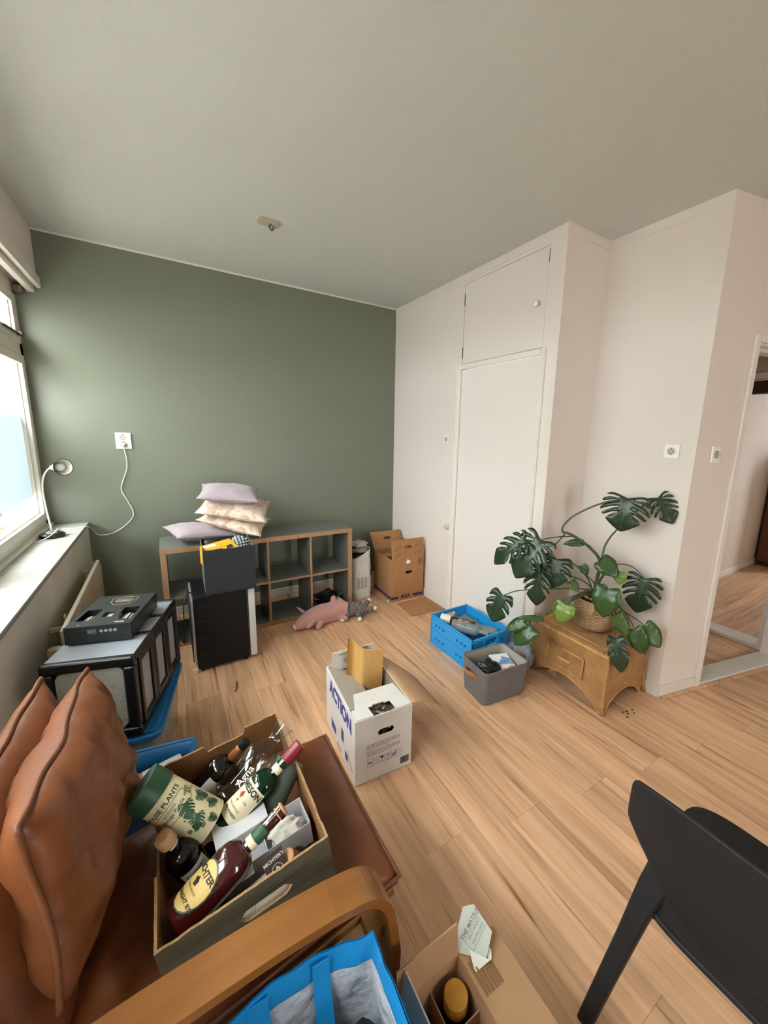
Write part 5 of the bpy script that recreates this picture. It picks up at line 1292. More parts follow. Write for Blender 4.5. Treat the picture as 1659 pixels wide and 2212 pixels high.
# low blue tray between tower and armchair
mat('paper_white', 'd9d5cb', .7)
t = thing('blue_crate', 'open dark blue plastic box behind the leather armchair', 'crate', (-2.335, -2.145, 0), (0, 0, -.16))
shell(.34, .22, .375, .255, .03, .003, .30).obj('tub', 'bin_blue', t, smooth=True, angle=50, solid=.006)
G().tube([(x_, y_, .30) for x_, y_ in rrect(.385, .265, .025)], .008, 8, closed=True).obj('rim', 'bin_blue', t, smooth=True)
q = thing('paper_sheet', 'white printed paper lying in the dark blue box', 'paper', (-2.23, -2.14, .245), (.1, .05, .3))
G().panel(.14, .16, .001, [], T(-.07, -.08, 0)).obj('sheet', 'paper_white', q); g = G()
for k in range(7): stroke(g, [(-.05, -.05 + k * .016), (.02 + .02 * (k % 3), -.05 + k * .016)], .0025, T(0, 0, .0016))
g.obj('print_lines', 'ink_grey', q)
bx_ = G().box((-.15, -.09, 0), (.15, .09, .22)).obj('carton_box', 'cardboard_pale'); place(bx_, (-2.335, -2.145, .012), (0, 0, -.16)); tag(bx_, 'brown carton filling the dark blue box', 'box')
bottle('small bottle with round silver cap beside the puzzle tin', 'glass_dark', (-2.335, -2.235, .25), (-2.345, -2.245, .40), .022, .15, neck=.012, sh=.5, cap='grey_metal', caph=.022, capr=.016)

# ------------------------------------------------------------------ leather armchair
mat('leather_brown', '7d4727', .42, var=(5, '683a1e', .8), bump=(38, .35, .006), spec=.45); mat('leather_seam', '6f4024', .5, bump=(60, .4, .004))
mat('bent_wood', '8c5a28', .38, var=(5, '77491e', .6), stretch=(.6, 6, 6), coat=.25)
mat('dark_web', '15100d', .8)
ac = thing('armchair', 'brown leather armchair with bentwood arm holding a tray of bottles', 'armchair', (-2.12, -2.755, 0))
AO = V((-2.12, -2.755, 0))
def ap(*p): return V(p) - AO
for y_ in (-3.098, -2.412):
    low = spline([ap(-1.742, y_, .345), ap(-1.742, y_, .25), ap(-1.725, y_, .05), ap(-1.735, y_, .018), ap(-1.78, y_, .012), ap(-2.2, y_, .012), ap(-2.62, y_, .012)], 6)
    if y_ < -3:
        arm = spline([ap(-2.66, y_, .45), ap(-2.50, y_, .535), ap(-2.30, y_, .572), ap(-2.05, y_, .58), ap(-1.90, y_, .572)], 5)[:-1] + spline([ap(-1.90, y_, .572), ap(-1.815, y_, .553), ap(-1.768, y_, .50), ap(-1.752, y_, .42)], 6) + low
    else: arm = low
    G().sweep(arm, (0, 1, 0), .084, .022).obj('arm' if y_ < -3 else 'leg_frame', 'bent_wood', ac, bevel=.005)
    yi = y_ + (.062 if y_ < -2.7 else -.062)
    G().sweep(spline([ap(-1.70, yi, .395), ap(-2.0, yi, .345), ap(-2.28, yi, .315), ap(-2.42, yi, .36), ap(-2.52, yi, .55), ap(-2.66, yi, .90)], 5), (0, 1, 0), .03, .028).obj('side_rail', 'bent_wood', ac, bevel=.005)
    G().box(ap(-1.80, min(y_, yi), .355), ap(-1.74, max(y_, yi), .39)).obj('rail_block', 'bent_wood', ac)
for p, q in (((-1.715, -3.03, .375), (-1.675, -2.48, .415)), ((-2.30, -3.03, .295), (-2.26, -2.48, .325)), ((-2.665, -3.03, .86), (-2.63, -2.48, .90))):
    box('cross_rail', ap(*p), ap(*q), 'bent_wood', ac, bevel=.004)
box('webbing', ap(-2.28, -3.02, .325), ap(-1.74, -2.49, .333), 'dark_web', ac)
def leather(nm, w_, h_, t_, mx, seed, wr=.016, e=4.0, k=.02, sag=0):
    g, rim = cushion(w_, h_, t_, 40, e, k, seed, wr, sag)
    o = g.obj(nm, 'leather_brown', ac, smooth=True); o.matrix_local = T(*(-AO)) @ mx
    G().tube(rim, .006, 8, closed=True).obj('piping', 'leather_seam', o, smooth=True)
    return o
# seat slopes down to the back
sl = math.radians(-8)
leather('seat_cushion', .82, .59, .155, T(-2.085, -2.745, .363) @ RY(sl), 3, .014, 4.5, .01)
leather('back_cushion', .66, .60, .16, frame((-2.485, -2.63, .59), (0, -1, .08), (-.10, .03, .99)), 5, .02)
leather('head_cushion', .66, .38, .18, frame((-2.385, -2.66, .725), (0, -1, .12), (-.07, .06, .99)), 9, .03, 3.2, .04)

# ------------------------------------------------------------------ tray of bottles on the seat
mat('tray_olive', '4d4634', .65, var=(6, '5b5340', .8), stretch=(1, 1, 9), bump=(20, .1)); mat('tray_inside', '8b6139', .85, var=(12, '7a5330', .6)); mat('tray_edge', 'a58459', .9, bump=(220, 1, .006))
TRM = T(-2.212, -3.005, .412) @ RZ(.012) @ RY(sl)
t = thing('bottle_tray', 'olive cardboard tray with torn rim full of bottles on the armchair seat', 'tray'); t.matrix_world = TRM
bw_, bd_, bh_, th = .372, .515, .168, .006
def torn(L_, H_, seed, notch=None, hole=None):
    """outline height along the rim"""
    out = []; n = 44
    for k in range(n + 1):
        u = k / n; z = H_ + .004 * NZ.noise(V((u * 14, seed, 0)))
        if notch and notch[0] < u < notch[1]: z -= notch[2]
        out.append((u * L_, z))
    return out
def torn_wall(nm, L_, mx, seed, notch=None, hole=None):
    top = torn(L_, bh_, seed, notch); g = G(); gi = G(); ge = G(); gh_ = G(); n = len(top)
    for k in range(n - 1):
        (x0, z0), (x1, z1) = top[k], top[k + 1]; segs = [(0, 0, z0, z1)]
        if hole and x1 > hole[0] and x0 < hole[2]:
            def hb(x_):
                c = (hole[0] + hole[2]) / 2; r = (hole[3] - hole[1]) / 2; d = max(0, abs(x_ - c) - ((hole[2] - hole[0]) / 2 - r)); hh = math.sqrt(max(0, r * r - d * d)); m_ = (hole[1] + hole[3]) / 2
                return m_ - hh, m_ + hh
            a0, b0 = hb(x0); a1, b1 = hb(x1)
            for (p0, p1, q0, q1) in ((0, 0, a0, a1), (b0, b1, z0, z1)):
                g.add([mx @ V((x0, p0, th)), mx @ V((x1, p1, th)), mx @ V((x1, q1, th)), mx @ V((x0, q0, th))], [(0, 1, 2, 3)]); gi.add([mx @ V((x0, p0, 0)), mx @ V((x1, p1, 0)), mx @ V((x1, q1, 0)), mx @ V((x0, q0, 0))], [(3, 2, 1, 0)])
            for p0, p1 in ((a0, a1), (b0, b1)): gh_.add([mx @ V((x0, p0, 0)), mx @ V((x1, p1, 0)), mx @ V((x1, p1, th)), mx @ V((x0, p0, th))], [(0, 1, 2, 3)])
        else:
            g.add([mx @ V((x0, 0, th)), mx @ V((x1, 0, th)), mx @ V((x1, z1, th)), mx @ V((x0, z0, th))], [(0, 1, 2, 3)]); gi.add([mx @ V((x0, 0, 0)), mx @ V((x1, 0, 0)), mx @ V((x1, z1, 0)), mx @ V((x0, z0, 0))], [(3, 2, 1, 0)])
        ge.add([mx @ V((x0, z0, 0)), mx @ V((x1, z1, 0)), mx @ V((x1, z1, th)), mx @ V((x0, z0, th))], [(0, 1, 2, 3)])
    o = g.obj(nm, 'tray_olive', t); gi.obj('inner_face', 'tray_inside', o); ge.obj('torn_edge', 'tray_edge', o)
    if hole: gh_.obj('slot_edge', 'tray_edge', o, weld=True)
torn_wall('near_wall', bw_, T(0, th, 0) @ RX(PI / 2), 1, None, (.155, .085, .265, .118))
torn_wall('far_wall', bw_, T(bw_, bd_ - th, 0) @ RZ(PI) @ RX(PI / 2), 2, (.30, .62, .022))
torn_wall('left_wall', bd_, T(th, bd_, 0) @ Mx(((0, 0, -1, 0), (-1, 0, 0, 0), (0, 1, 0, 0), (0, 0, 0, 1))), 3, (.40, .66, .020))
torn_wall('right_wall', bd_, T(bw_ - th, 0, 0) @ Mx(((0, 0, 1, 0), (1, 0, 0, 0), (0, 1, 0, 0), (0, 0, 0, 1))), 4, (.10, .16, .012))
box('bottom', (0, 0, 0), (bw_, bd_, .005), 'tray_inside', t)
g = G()
for k in range(3):
    z = .042 + k * .042; stroke(g, [(.004, z), (bw_ - .004, z + .002)], .0012, T(0, -.0006, 0) @ RX(PI / 2)); stroke(g, [(.004, z), (bd_ - .004, z + .002)], .0012, T(bw_ + .0006, 0, 0) @ Mx(((0, 0, 1, 0), (1, 0, 0, 0), (0, 1, 0, 0), (0, 0, 0, 1))))
g.obj('print_planks', 'ink_dark', t)

GT = 'bottles in the olive tray'
# puzzle tin
pattern_mat('tin_print', 'd3cba8', 'cdc49e', 20, 'noise', .5, .4, .6); mat('tin_green', '1f4a30', .45); mat('tin_lid_top', '5d7a6c', .3)
def cyl_map(mx, R, a, z, lift=.0008): return mx @ V(((R + lift) * math.cos(a), (R + lift) * math.sin(a), z))
b, e = V((-2.112, -2.742, .560)), V((-2.262, -2.678, .700))
t = thing('puzzle_tin', 'cream puzzle tube with green lid and printed leaves leaning out of the tray', 'tin'); pm_ = along(b, e); t.matrix_world = pm_
R = .052; H_ = (e - b).length
G().lathe([(.001, 0), (R, 0), (R, H_ - .045), (.001, H_ - .045)], 40).obj('tube', 'tin_print', t, smooth=True, angle=40)
ld = G().lathe([(R + .002, H_ - .052), (R + .003, H_ - .050), (R + .003, H_ - .002), (R + .001, H_)], 40, cap=False).obj('lid', 'tin_green', t, smooth=True, angle=40)
G().lathe([(R + .0015, H_), (R * .9, H_ + .0005), (.001, H_ + .0005)], 40, cap=False).obj('lid_top', 'tin_lid_top', ld, smooth=True)
# angle that faces the viewer
vd = (pm_.inverted() @ camp).normalized(); a0 = math.atan2(vd.y, vd.x); ID = Mx.Identity(4)
g = G(); wrap_text(g, 'HOUSE PLANTS', .0165, R + .0006, H_ - .073, a0 - .35, ID, .0003); wrap_text(g, 'Vintage Puzzle', .0125, R + .0006, H_ - .105, a0 - .35, ID); g.obj('lettering', 'ink_dark', t)
def wrap_stroke(g, pts, w_, R_, mx=ID, closed=False):
    P = [V((p[0], p[1], 0)) for p in pts] + ([V((pts[0][0], pts[0][1], 0))] if closed else [])
    for a, b in zip(P, P[1:]):
        d = (b - a).normalized(); n_ = V((-d.y, d.x, 0)) * (w_ / 2)
        k_ = max(1, int((b - a).length / .008))
        for i in range(k_):
            u0, u1 = a.lerp(b, i / k_), a.lerp(b, (i + 1) / k_)
            g.add([mx @ V((R_ * math.cos(q.x / R_), R_ * math.sin(q.x / R_), q.y)) for q in (u0 + n_, u0 - n_, u1 - n_, u1 + n_)], [(0, 1, 2, 3)])
g = G(); cxx = (a0 - .35) * R
wrap_stroke(g, [(cxx - .05, H_ - .122), (cxx + .05, H_ - .122), (cxx + .055, H_ - .115), (cxx + .055, H_ - .090), (cxx + .05, H_ - .084), (cxx - .05, H_ - .084), (cxx - .055, H_ - .090), (cxx - .055, H_ - .115)], .0012, R + .0006, ID, True)
for k in range(3): wrap_stroke(g, [(cxx - .02, H_ - .091 - k * .0028), (cxx + .02, H_ - .091 - k * .0028)], .0008, R + .0006)
g.obj('label_frame', 'ink_dark', t)
def print_leaf(g, cx, cz, s, rot, R_, lob=5):
    pts = []
    for i in range(24):
        a = i / 24 * 2 * PI; r = s * (1 - .35 * (abs(math.sin(a * lob / 2)) ** 6)) * (1 - .25 * math.cos(a)); pts.append((r * math.cos(a) * .75, r * math.sin(a)))
    c, q = math.cos(rot), math.sin(rot); o = [V((R_ * math.cos(cx / R_), R_ * math.sin(cx / R_), cz))]
    for x_, y_ in pts:
        X, Z = cx + x_ * c - y_ * q, cz + x_ * q + y_ * c; o.append(V((R_ * math.cos(X / R_), R_ * math.sin(X / R_), Z)))
    g.add(o, [(0, 1 + i, 1 + (i + 1) % 24) for i in range(24)])
g = G()
lm_ = make_leaf_mesh('m', 0, 0, 0); lv_ = [V(v.co) for v in lm_.vertices]; lf_ = [tuple(p.vertices) for p in lm_.polygons]; bpy.data.meshes.remove(lm_)
for dx, z_, s_, r_ in ((.022, .100, .042, 2.6), (.052, .082, .036, 3.6), (.016, .056, .038, 2.2), (.046, .042, .030, 4.0), (.022, .024, .022, 3.2)):
    c, q = math.cos(r_), math.sin(r_); o_ = []
    for v in lv_:
        X, Z = a0 * R + dx - .012 + (v.x * c - v.y * q) * s_, z_ + (v.x * q + v.y * c) * s_; o_.append(V(((R + .0008) * math.cos(X / R), (R + .0008) * math.sin(X / R), Z)))
    g.add(o_, lf_)
g.obj('print_leaf', 'tin_green', t)
g = G(); mat('print_olive', '6d6e45', .6)
for k in range(26): print_leaf(g, a0 * R + .04 + random.gauss(0, .007), .112 + random.gauss(0, .006), .0035, random.random() * 6, R + .0007, 3)
for k in range(14): print_leaf(g, a0 * R - .012 + random.gauss(0, .005), .062 + random.gauss(0, .006), .003, random.random() * 6, R + .0007, 3)
for k in range(3): print_leaf(g, a0 * R - .035 + k * .012, .045 - .008 * k, .008, k, R + .0007, 2)
g.obj('print_sprig', 'print_olive', t)

# copper-necked dark bottle
t = bottle('dark round bottle with copper foil neck at the far side of the tray', 'glass_dark', (-2.125, -2.545, .485), (-1.995, -2.555, .605), .047, .185, neck=.013, sh=.40, cap='black_plastic', caph=.016, grp=GT)
G().lathe([(.0145, .125), (.0150, .127), (.0150, .165), (.0145, .167)], 20).obj('foil', 'foil_copper', t, smooth=True)
mx_ = t.matrix_world; vd = (along((-2.125, -2.545, .485), (-1.995, -2.555, .605)).inverted() @ camp).normalized(); a_ = math.atan2(vd.y, vd.x)
patch(G(), .0478, .012, .070, a_ - .2, a_ + 1.6, ID).obj('label', 'label_white', t, smooth=True)

# clear flask with flared lip
b, e = V((-2.062, -2.672, .540)), V((-1.868, -2.612, .675)); fm = along(b, e)
t = thing('glass_flask', 'empty clear glass flask with flared lip lying at the far side of the tray', 'bottle', group=GT); t.matrix_world = fm
R = .053; H_ = .238
thin_glass('flask_glass')
G().lathe([(.001, 0), (R - .008, 0), (R, .010), (R, .130), (R - .004, .147), (.032, .166), (.021, .176), (.019, .188), (.023, .202), (.034, H_)], 40, cap=False).obj('glass', 'flask_glass', t, smooth=True, angle=60)
G().lathe([(R + .0002, .003), (R + .0006, .008), (R + .0002, .013)], 40, cap=False).lathe([(.034, H_ - .003), (.0348, H_), (.032, H_ + .0005)], 40, cap=False).obj('glass_rim', 'glass_clear', t, smooth=True)
vd = (fm.inverted() @ camp).normalized(); a0 = math.atan2(vd.y, vd.x)
g = G(); wrap_text(g, 'Agna', .028, R + .0008, .075, a0, ID, .0004, 1); wrap_stroke(g, [(a0 * R - .018, .040), (a0 * R - .016, .12)], .0012, R + .0008); g.obj('lettering', 'white_print', t)

# green whiskey bottle with red cap
b, e = V((-2.085, -2.745, .525)), V((-1.878, -2.722, .655)); jm = along(b, e); H_ = .268; R = .040
t = bottle('green whiskey bottle with red cap and cream label in the tray', 'glass_green', b, e, R, H_, neck=.0145, sh=.50, cap='foil_red', caph=.052, grp=GT)
vd = (jm.inverted() @ camp).normalized(); a0 = math.atan2(vd.y, vd.x)
a0 -= .38; patch(G(), R + .0008, .028, .128, a0 - 1.15, a0 + 1.1, ID).obj('label', 'label_cream', t, smooth=True)
g = G(); wrap_text(g, 'JAMESON', .022, R + .0014, .113, a0 - .12, ID, .0008); wrap_text(g, 'IRISH WHISKEY', .0085, R + .0014, .046, a0 - .1, ID, .0002); wrap_text(g, 'TRIPLE DISTILLED', .0065, R + .0014, .060, a0 - .1, ID); wrap_text(g, '1780', .007, R + .0014, .084, a0 + .35, ID)
g.obj('lettering', 'ink_black', t)
g = G(); print_leaf(g, a0 * R - .006, .092, .009, 0, R + .0015, 4); print_leaf(g, a0 * R - .006, .076, .004, 0, R + .0015, 4); g.obj('crest', 'ink_red', t)
G().lathe([(.0152, .178), (.0155, .180), (.0155, .196), (.0152, .198)], 20).obj('neck_label', 'label_cream', t, smooth=True)

# grey-green tube
b, e = V((-1.965, -2.735, .505)), V((-1.878, -2.690, .600))
t = thing('gift_tube', 'grey green cardboard tube with black end beside the red-capped bottle', 'tube'); t.matrix_world = along(b, e)
mat('tube_green', '5b6a60', .5, var=(9, '48554d', .7)); L_ = (e - b).length
G().lathe([(.001, .006), (.043, .006), (.043, L_), (.001, L_)], 32).obj('tube', 'tube_green', t, smooth=True, angle=40)
G().lathe([(.001, 0), (.0435, 0), (.0435, .008), (.001, .008)], 32).obj('end_cap', 'black_matte', t, smooth=True, angle=40)

# small bottle with wooden stopper
b, e = V((-2.148, -2.785, .475)), V((-2.222, -2.792, .640))
t = bottle('small dark bottle with wooden stopper at the left edge of the tray', 'glass_dark', b, e, .040, .165, neck=.013, sh=.44, cap='cork', caph=.024, capr=.0165, grp=GT)
vd = (along(b, e).inverted() @ camp).normalized(); a0 = math.atan2(vd.y, vd.x)
patch(G(), .0408, .018, .062, a0 - .9, a0 + .7, ID).obj('label', 'label_white', t, smooth=True)
patch(G(), .0175, .132, .146, a0 - .5, a0 + 1.2, ID).obj('seal', 'label_white', t, smooth=True)
g = G(); wrap_text(g, 'KUYPERS', .008, .018, .139, a0 + .3, ID, .0002); wrap_text(g, 'KUYPERS', .012, .0414, .045, a0 - .1, ID, .0002); g.obj('lettering', 'ink_black', t)
# dark bottle lying along the left wall
t = bottle('black bottle lying along the left side of the tray', 'glass_dark', (-2.165, -2.965, .468), (-2.115, -2.76, .492), .037, .22, grp=GT)

# big red bottle with yellow oval label
b, e = V((-2.194, -2.930, .535)), V((-1.962, -2.893, .648)); mm_ = along(b, e); H_ = .272; R = .045
t = bottle('large dark red whiskey bottle with yellow oval label across the near side of the tray', 'glass_red', b, e, R, H_, neck=.0155, sh=.47, cap='cork', caph=.014, grp=GT, capr=.014)
G().lathe([(.0165, .192), (.0172, .194), (.0172, .222), (.0165, .224)], 22).obj('neck_band', 'tin_green', t, smooth=True)
G().lathe([(.0165, .176), (.0172, .178), (.0172, .191), (.0165, .192)], 22).obj('neck_label', 'label_cream', t, smooth=True)
G().lathe([(.0162, .226), (.0166, .228), (.0166, .252), (.0162, .254)], 22).obj('neck_seal', 'flask_glass', t, smooth=True)
vd = (mm_.inverted() @ camp).normalized(); a0 = math.atan2(vd.y, vd.x) - .62
oval_patch(G(), R + .0007, .066, a0, .042, .052, ID).obj('label_border', 'tin_green', t, smooth=True)
oval_patch(G(), R + .0012, .066, a0, .039, .049, ID).obj('label', 'label_yellow', t, smooth=True)
g = G(); wrap_text(g, "MICHTER'S", .018, R + .0018, .090, a0, ID, .0006); wrap_text(g, 'STRAIGHT RYE', .0115, R + .0018, .036, a0, ID, .0004); wrap_text(g, 'SMALL BATCH', .006, R + .0018, .055, a0, ID); wrap_text(g, '1753', .007, R + .0018, .083, a0, ID)
print_leaf(g, a0 * R, .070, .010, .4, R + .0018, 5); g.obj('lettering', 'ink_black', t)
# cream label tube below it and brown swing tag
mat('tube_cream', 'c3b8a8', .6, var=(12, 'b0a392', .5))
b, e = V((-2.168, -2.966, .462)), V((-1.950, -2.956, .532)); t = thing('label_tube', 'cream cardboard tube with printed seal along the near wall of the tray', 'tube'); cm = along(b, e); t.matrix_world = cm; R = .034
G().lathe([(.001, 0), (R, 0), (R, (e - b).length), (.001, (e - b).length)], 32).obj('tube', 'tube_cream', t, smooth=True, angle=40)
vd = (cm.inverted() @ camp).normalized(); a0 = math.atan2(vd.y, vd.x); g = G()
wrap_stroke(g, [(a0 * R + .022 * math.cos(i * .5), .12 + .022 * math.sin(i * .5)) for i in range(13)], .0012, R + .0006); wrap_stroke(g, [(a0 * R + .015 * math.cos(i * .5), .12 + .015 * math.sin(i * .5)) for i in range(13)], .001, R + .0006)
for k in range(4): wrap_stroke(g, [(a0 * R - .012, .07 - k * .006), (a0 * R + .012, .07 - k * .006)], .0014, R + .0006)
g.obj('print_seal', 'ink_grey', t)
t = thing('swing_tag', 'dark brown card tag with pale round print near the tray handle', 'tag'); tm_ = frame((-1.985, -2.962, .575), (.93, .05, .32), (-.25, .55, .8)); t.matrix_world = tm_
mat('tag_brown', '3f3029', .6)
G().prism([(-.026, -.032), (.026, -.032), (.026, .032), (-.026, .032)], .0015).obj('card', 'tag_brown', t)
g = G(); text(g, "MICHTER'S", .0105, T(0, .018, .0022), .0002); stroke(g, ringpts(0, -.006, .013), .0012, T(0, 0, .0022)); stroke(g, [(-.005, -.012), (0, 0), (.004, -.004), (.005, -.012)], .003, T(0, 0, .0022)); g.obj('lettering', 'label_white', t)
# open white carton with tissue
WM = frame((-2.092, -2.895, .462), (.98, .05, .13), (-.05, 1, .05))
mat('box_white', 'cfcfd2', .45); mat('box_grey_in', 'b7b8bc', .6)
t = thing('white_carton', 'open white carton with tissue paper among the bottles in the tray', 'box'); t.matrix_world = WM
w_, d_, h_ = .225, .085, .075
G().box((0, 0, 0), (w_, d_, .0015)).box((0, 0, .0015), (.0015, d_, h_)).box((w_ - .0015, 0, .0015), (w_, d_, h_)).box((.0015, d_ - .0015, .0015), (w_ - .0015, d_, h_)).box((.0015, 0, .0015), (w_ - .0015, .0015, h_)).box((.11, .0015, .0015), (.1115, d_ - .0015, h_ - .01)).obj('carton', 'box_white', t)
f_ = G().panel(.135, .06, .0015, [], T(0, d_, h_) @ RX(.25)).obj('flap', 'box_white', t)
G().panel(.07, .05, .0015, [], T(.0, 0, h_) @ RX(PI - .5)).obj('flap', 'box_white', t)
o = G().blob((0, 0, 0), (.042, .034, .030), 31, .6, 2.8, 30, 20).obj('tissue_paper', 'paper_white', None, smooth=True); o.location = WM @ V((.168, .042, .045)); tag(o, 'crumpled white tissue inside the open white carton', 'tissue')
t = bottle('dark bottle with tan stopper near the right corner of the tray', 'glass_dark', (-1.885, -2.935, .475), (-1.955, -2.955, .575), .030, .125, cap='cork', caph=.026, capr=.014, grp=GT)

# ------------------------------------------------------------------ blue and white carrier bag
mat('bag_sky', '1e8fd2', .45, bump=(30, .3, .01)); mat('bag_liner', 'c3c8d2', .55, var=(6, 'a9b0bd', .6), bump=(16, .9, .03))
t = thing('carrier_bag', 'blue and white woven carrier bag open beside the armchair', 'bag', (-1.972, -3.315, 0))
def rim_pt(u):
    """rim outline, u 0..1 anticlockwise from the right-far corner"""
    P_ = [(.150, .152, .515), (.044, .190, .495), (-.05, .203, .48), (-.105, .210, .47), (-.165, .195, .458), (-.185, 0, .45), (-.165, -.13, .44), (0, -.16, .45), (.14, -.15, .46), (.160, -.02, .47)]
    n = len(P_); k = int(u * n) % n; f_ = u * n - int(u * n); a, b = V(P_[k]), V(P_[(k + 1) % n]); return a.lerp(b, f_)
NU = 60; g_out = G(); lv = [0, .3, .6, .86, 1]
def bag_ring(f_, inset=0):
    o = []
    for j in range(NU):
        p = rim_pt(j / NU); q = V((p.x * (.92 + .08 * f_), p.y * (.86 + .14 * f_), 0)); z = .006 + (p.z - .006) * f_
        nq = .008 * NZ.noise(V((p.x * 22, p.y * 22, z * 16))) * min(1, 4 * f_ * (1.25 - f_)); d = q.normalized()
        q = q + d * (nq - inset); o.append((q.x, q.y, z))
    return o
def ringmesh(fs_, inset, bottom=False):
    g = G(); vs = []
    for f_ in fs_: vs += bag_ring(f_, inset)
    k = len(fs_); g.add(vs, [(i * NU + j, i * NU + (j + 1) % NU, (i + 1) * NU + (j + 1) % NU, (i + 1) * NU + j) for i in range(k - 1) for j in range(NU)] + ([tuple(range(NU))[::-1]] if bottom else [])); return g
ringmesh([0, .15, .3, .45, .6, .75, .9, .97, 1], 0, True).obj('sack', 'bag_sky', t, smooth=True)
ringmesh([.02, .2, .4, .6, .75, .872], .004, True).obj('liner', 'bag_liner', t, smooth=True)
ringmesh([.872, .93, 1.0], .0035).obj('top_band', 'bag_sky', t, smooth=True)
def strap(u, w_):
    p = rim_pt(u); q = rim_pt(u + .01); sd = (q - p).normalized(); inn = V((-p.x, -p.y, 0)).normalized()
    a = p + inn * .012; pts = [a + V((0, 0, -.01)), a + inn * .002 + V((0, 0, -.06)), a + inn * .02 + V((.004, 0, -.13)), a + inn * .045 + V((.01, 0, -.20))]
    G().sweep(spline(pts, 4), sd, w_, .0025).obj('strap', 'bag_sky', t)
strap(.105, .038); strap(.285, .042)
mat('black_cloth', '101012', .8, bump=(50, .5, .006))
for lb, c, r, sd in (('black bundle filling the blue carrier bag on its right', (-1.885, -3.30, .32), (.068, .095, .10), 41), ('black bundle filling the blue carrier bag on its left', (-2.03, -3.32, .24), (.085, .11, .15), 42)):
    o = G().blob((0, 0, 0), r, sd, .25, 1.8, 28, 20).obj('black_bundle', 'black_cloth', None, smooth=True); o.location = c; tag(o, lb, 'bundle')

# ------------------------------------------------------------------ wine carton with divider
t = thing('wine_carton', 'open brown bottle carton with dividers at the bottom edge of the picture', 'box', (-1.775, -3.475, 0))
w_, d_, h_, th = .185, .275, .30, .004
G().box((0, 0, 0), (w_, d_, th)).box((0, 0, th), (w_, th, h_)).box((0, d_ - th, th), (w_, d_, h_)).box((0, th, th), (th, d_ - th, h_)).box((w_ - th, th, th), (w_, d_ - th, h_)).obj('carton', 'cardboard_pale', t)
G().panel(w_ - .004, .088, th, [], T(.0, d_, h_) @ RX(PI / 2 - .12)).obj('flap', 'cardboard_pale', t)
G().panel(d_ + .03, .125, th, [], T(w_ - .002, -.03, h_) @ RY(.10) @ Mx(((0, 1, 0, 0), (1, 0, 0, 0), (0, 0, -1, 0), (0, 0, 0, 1)))).obj('flap', 'cardboard_pale', t)
G().panel(d_, .085, th, [], T(.002, 0, h_) @ RY(-1.35) @ T(0, 0, 0) @ Mx(((0, 1, 0, 0), (1, 0, 0, 0), (0, 0, -1, 0), (0, 0, 0, 1)))).obj('flap', 'carton_white', t)
G().box((.092, th, th), (.095, d_ - th, h_ - .045)).obj('divider', 'cardboard_pale', t)
for y_ in (.092, .184): box('divider', (th, y_, th), (w_ - th, y_ + .003, h_ - .05), 'cardboard_pale', t)
mat('wax_yellow', 'b5842c', .5, var=(40, '9a6d20', .6))
def tall(lb, x_, y_, cap, cr, ztop, gl='glass_dark'):
    bottle(lb, gl, (-1.775 + x_, -3.475 + y_, .006), (-1.775 + x_, -3.475 + y_, ztop), .036, ztop, neck=.014, sh=.55, cap=cap, caph=.03, capr=cr, grp='bottles in the brown carton')
tall('bottle with a broad yellow cap in the brown carton', .140, .228, 'wax_yellow', .026, .262)
tall('dark bottle beside the yellow capped one in the brown carton', .048, .228, 'black_plastic', .013, .235)
tall('bottle with cork-coloured cap in the brown carton, nearest the open flap', .140, .138, 'cork', .014, .258)
tall('dark bottle in the brown carton at the lower picture edge', .048, .138, 'black_plastic', .013, .235)
# torn label paper stuck on the flap corner
mat('label_grey', 'b3b8ae', .6)
LM_ = frame((-1.592, -3.196, .306), (.62, -.66, -.05), (.66, .62, .30))
q = thing('torn_label', 'grey torn paper label with print hanging on the open carton flap', 'label'); q.matrix_world = LM_
G().prism([(-.012, -.008), (.075, .0), (.085, .055), (.03, .095), (.002, .082)], .0012).obj('paper', 'label_grey', q)
G().prism([(.03, .006), (.085, .002), (.05, -.03)], .0012, T(0, 0, .003)).obj('torn_curl', 'paper_white', q)
g = G(); tt = T(.036, .048, .0018) @ RZ(1.15); text(g, 'THE MATSUI', .0135, tt @ T(0, .012, 0), .0002); text(g, 'MALT WHISKY', .008, tt @ T(0, -.002, 0)); text(g, 'SAKURA CASK', .008, tt @ T(0, -.014, 0)); stroke(g, [(-.036, -.022), (.036, -.022), (.036, .005), (-.036, .005)], .0008, tt, True); g.obj('lettering', 'ink_grey', q)
G().prism([(0, 0), (.008, .004), (.012, .022), (.006, .032), (-.003, .018)], .0008, T(-1.535, -3.255, .2985) @ RZ(-.5)).obj('torn_spot', 'white_print', tag(thing('label_scrap', 'white scrap stuck on the open carton flap', 'paper scrap'), None))
g = G()
for k in range(6): g.box((.192 + k * .010, .175, h_ - .004 - k * .0010), (.196 + k * .010, .245, h_ + .0022 - k * .0010))
g.obj('bared_flutes', 'card_edge', t)

# ------------------------------------------------------------------ black plastic chair
mat('chair_black', '1c1b1c', .62, var=(5, '242324', .6), bump=(420, .25, .002), spec=.35)
ch = thing('plastic_chair', 'black moulded plastic chair seen from behind at the right edge', 'chair', (-1.0, -3.62, 0))
def cp(x_, y_, z): return V((x_ + 1.0, y_, z))
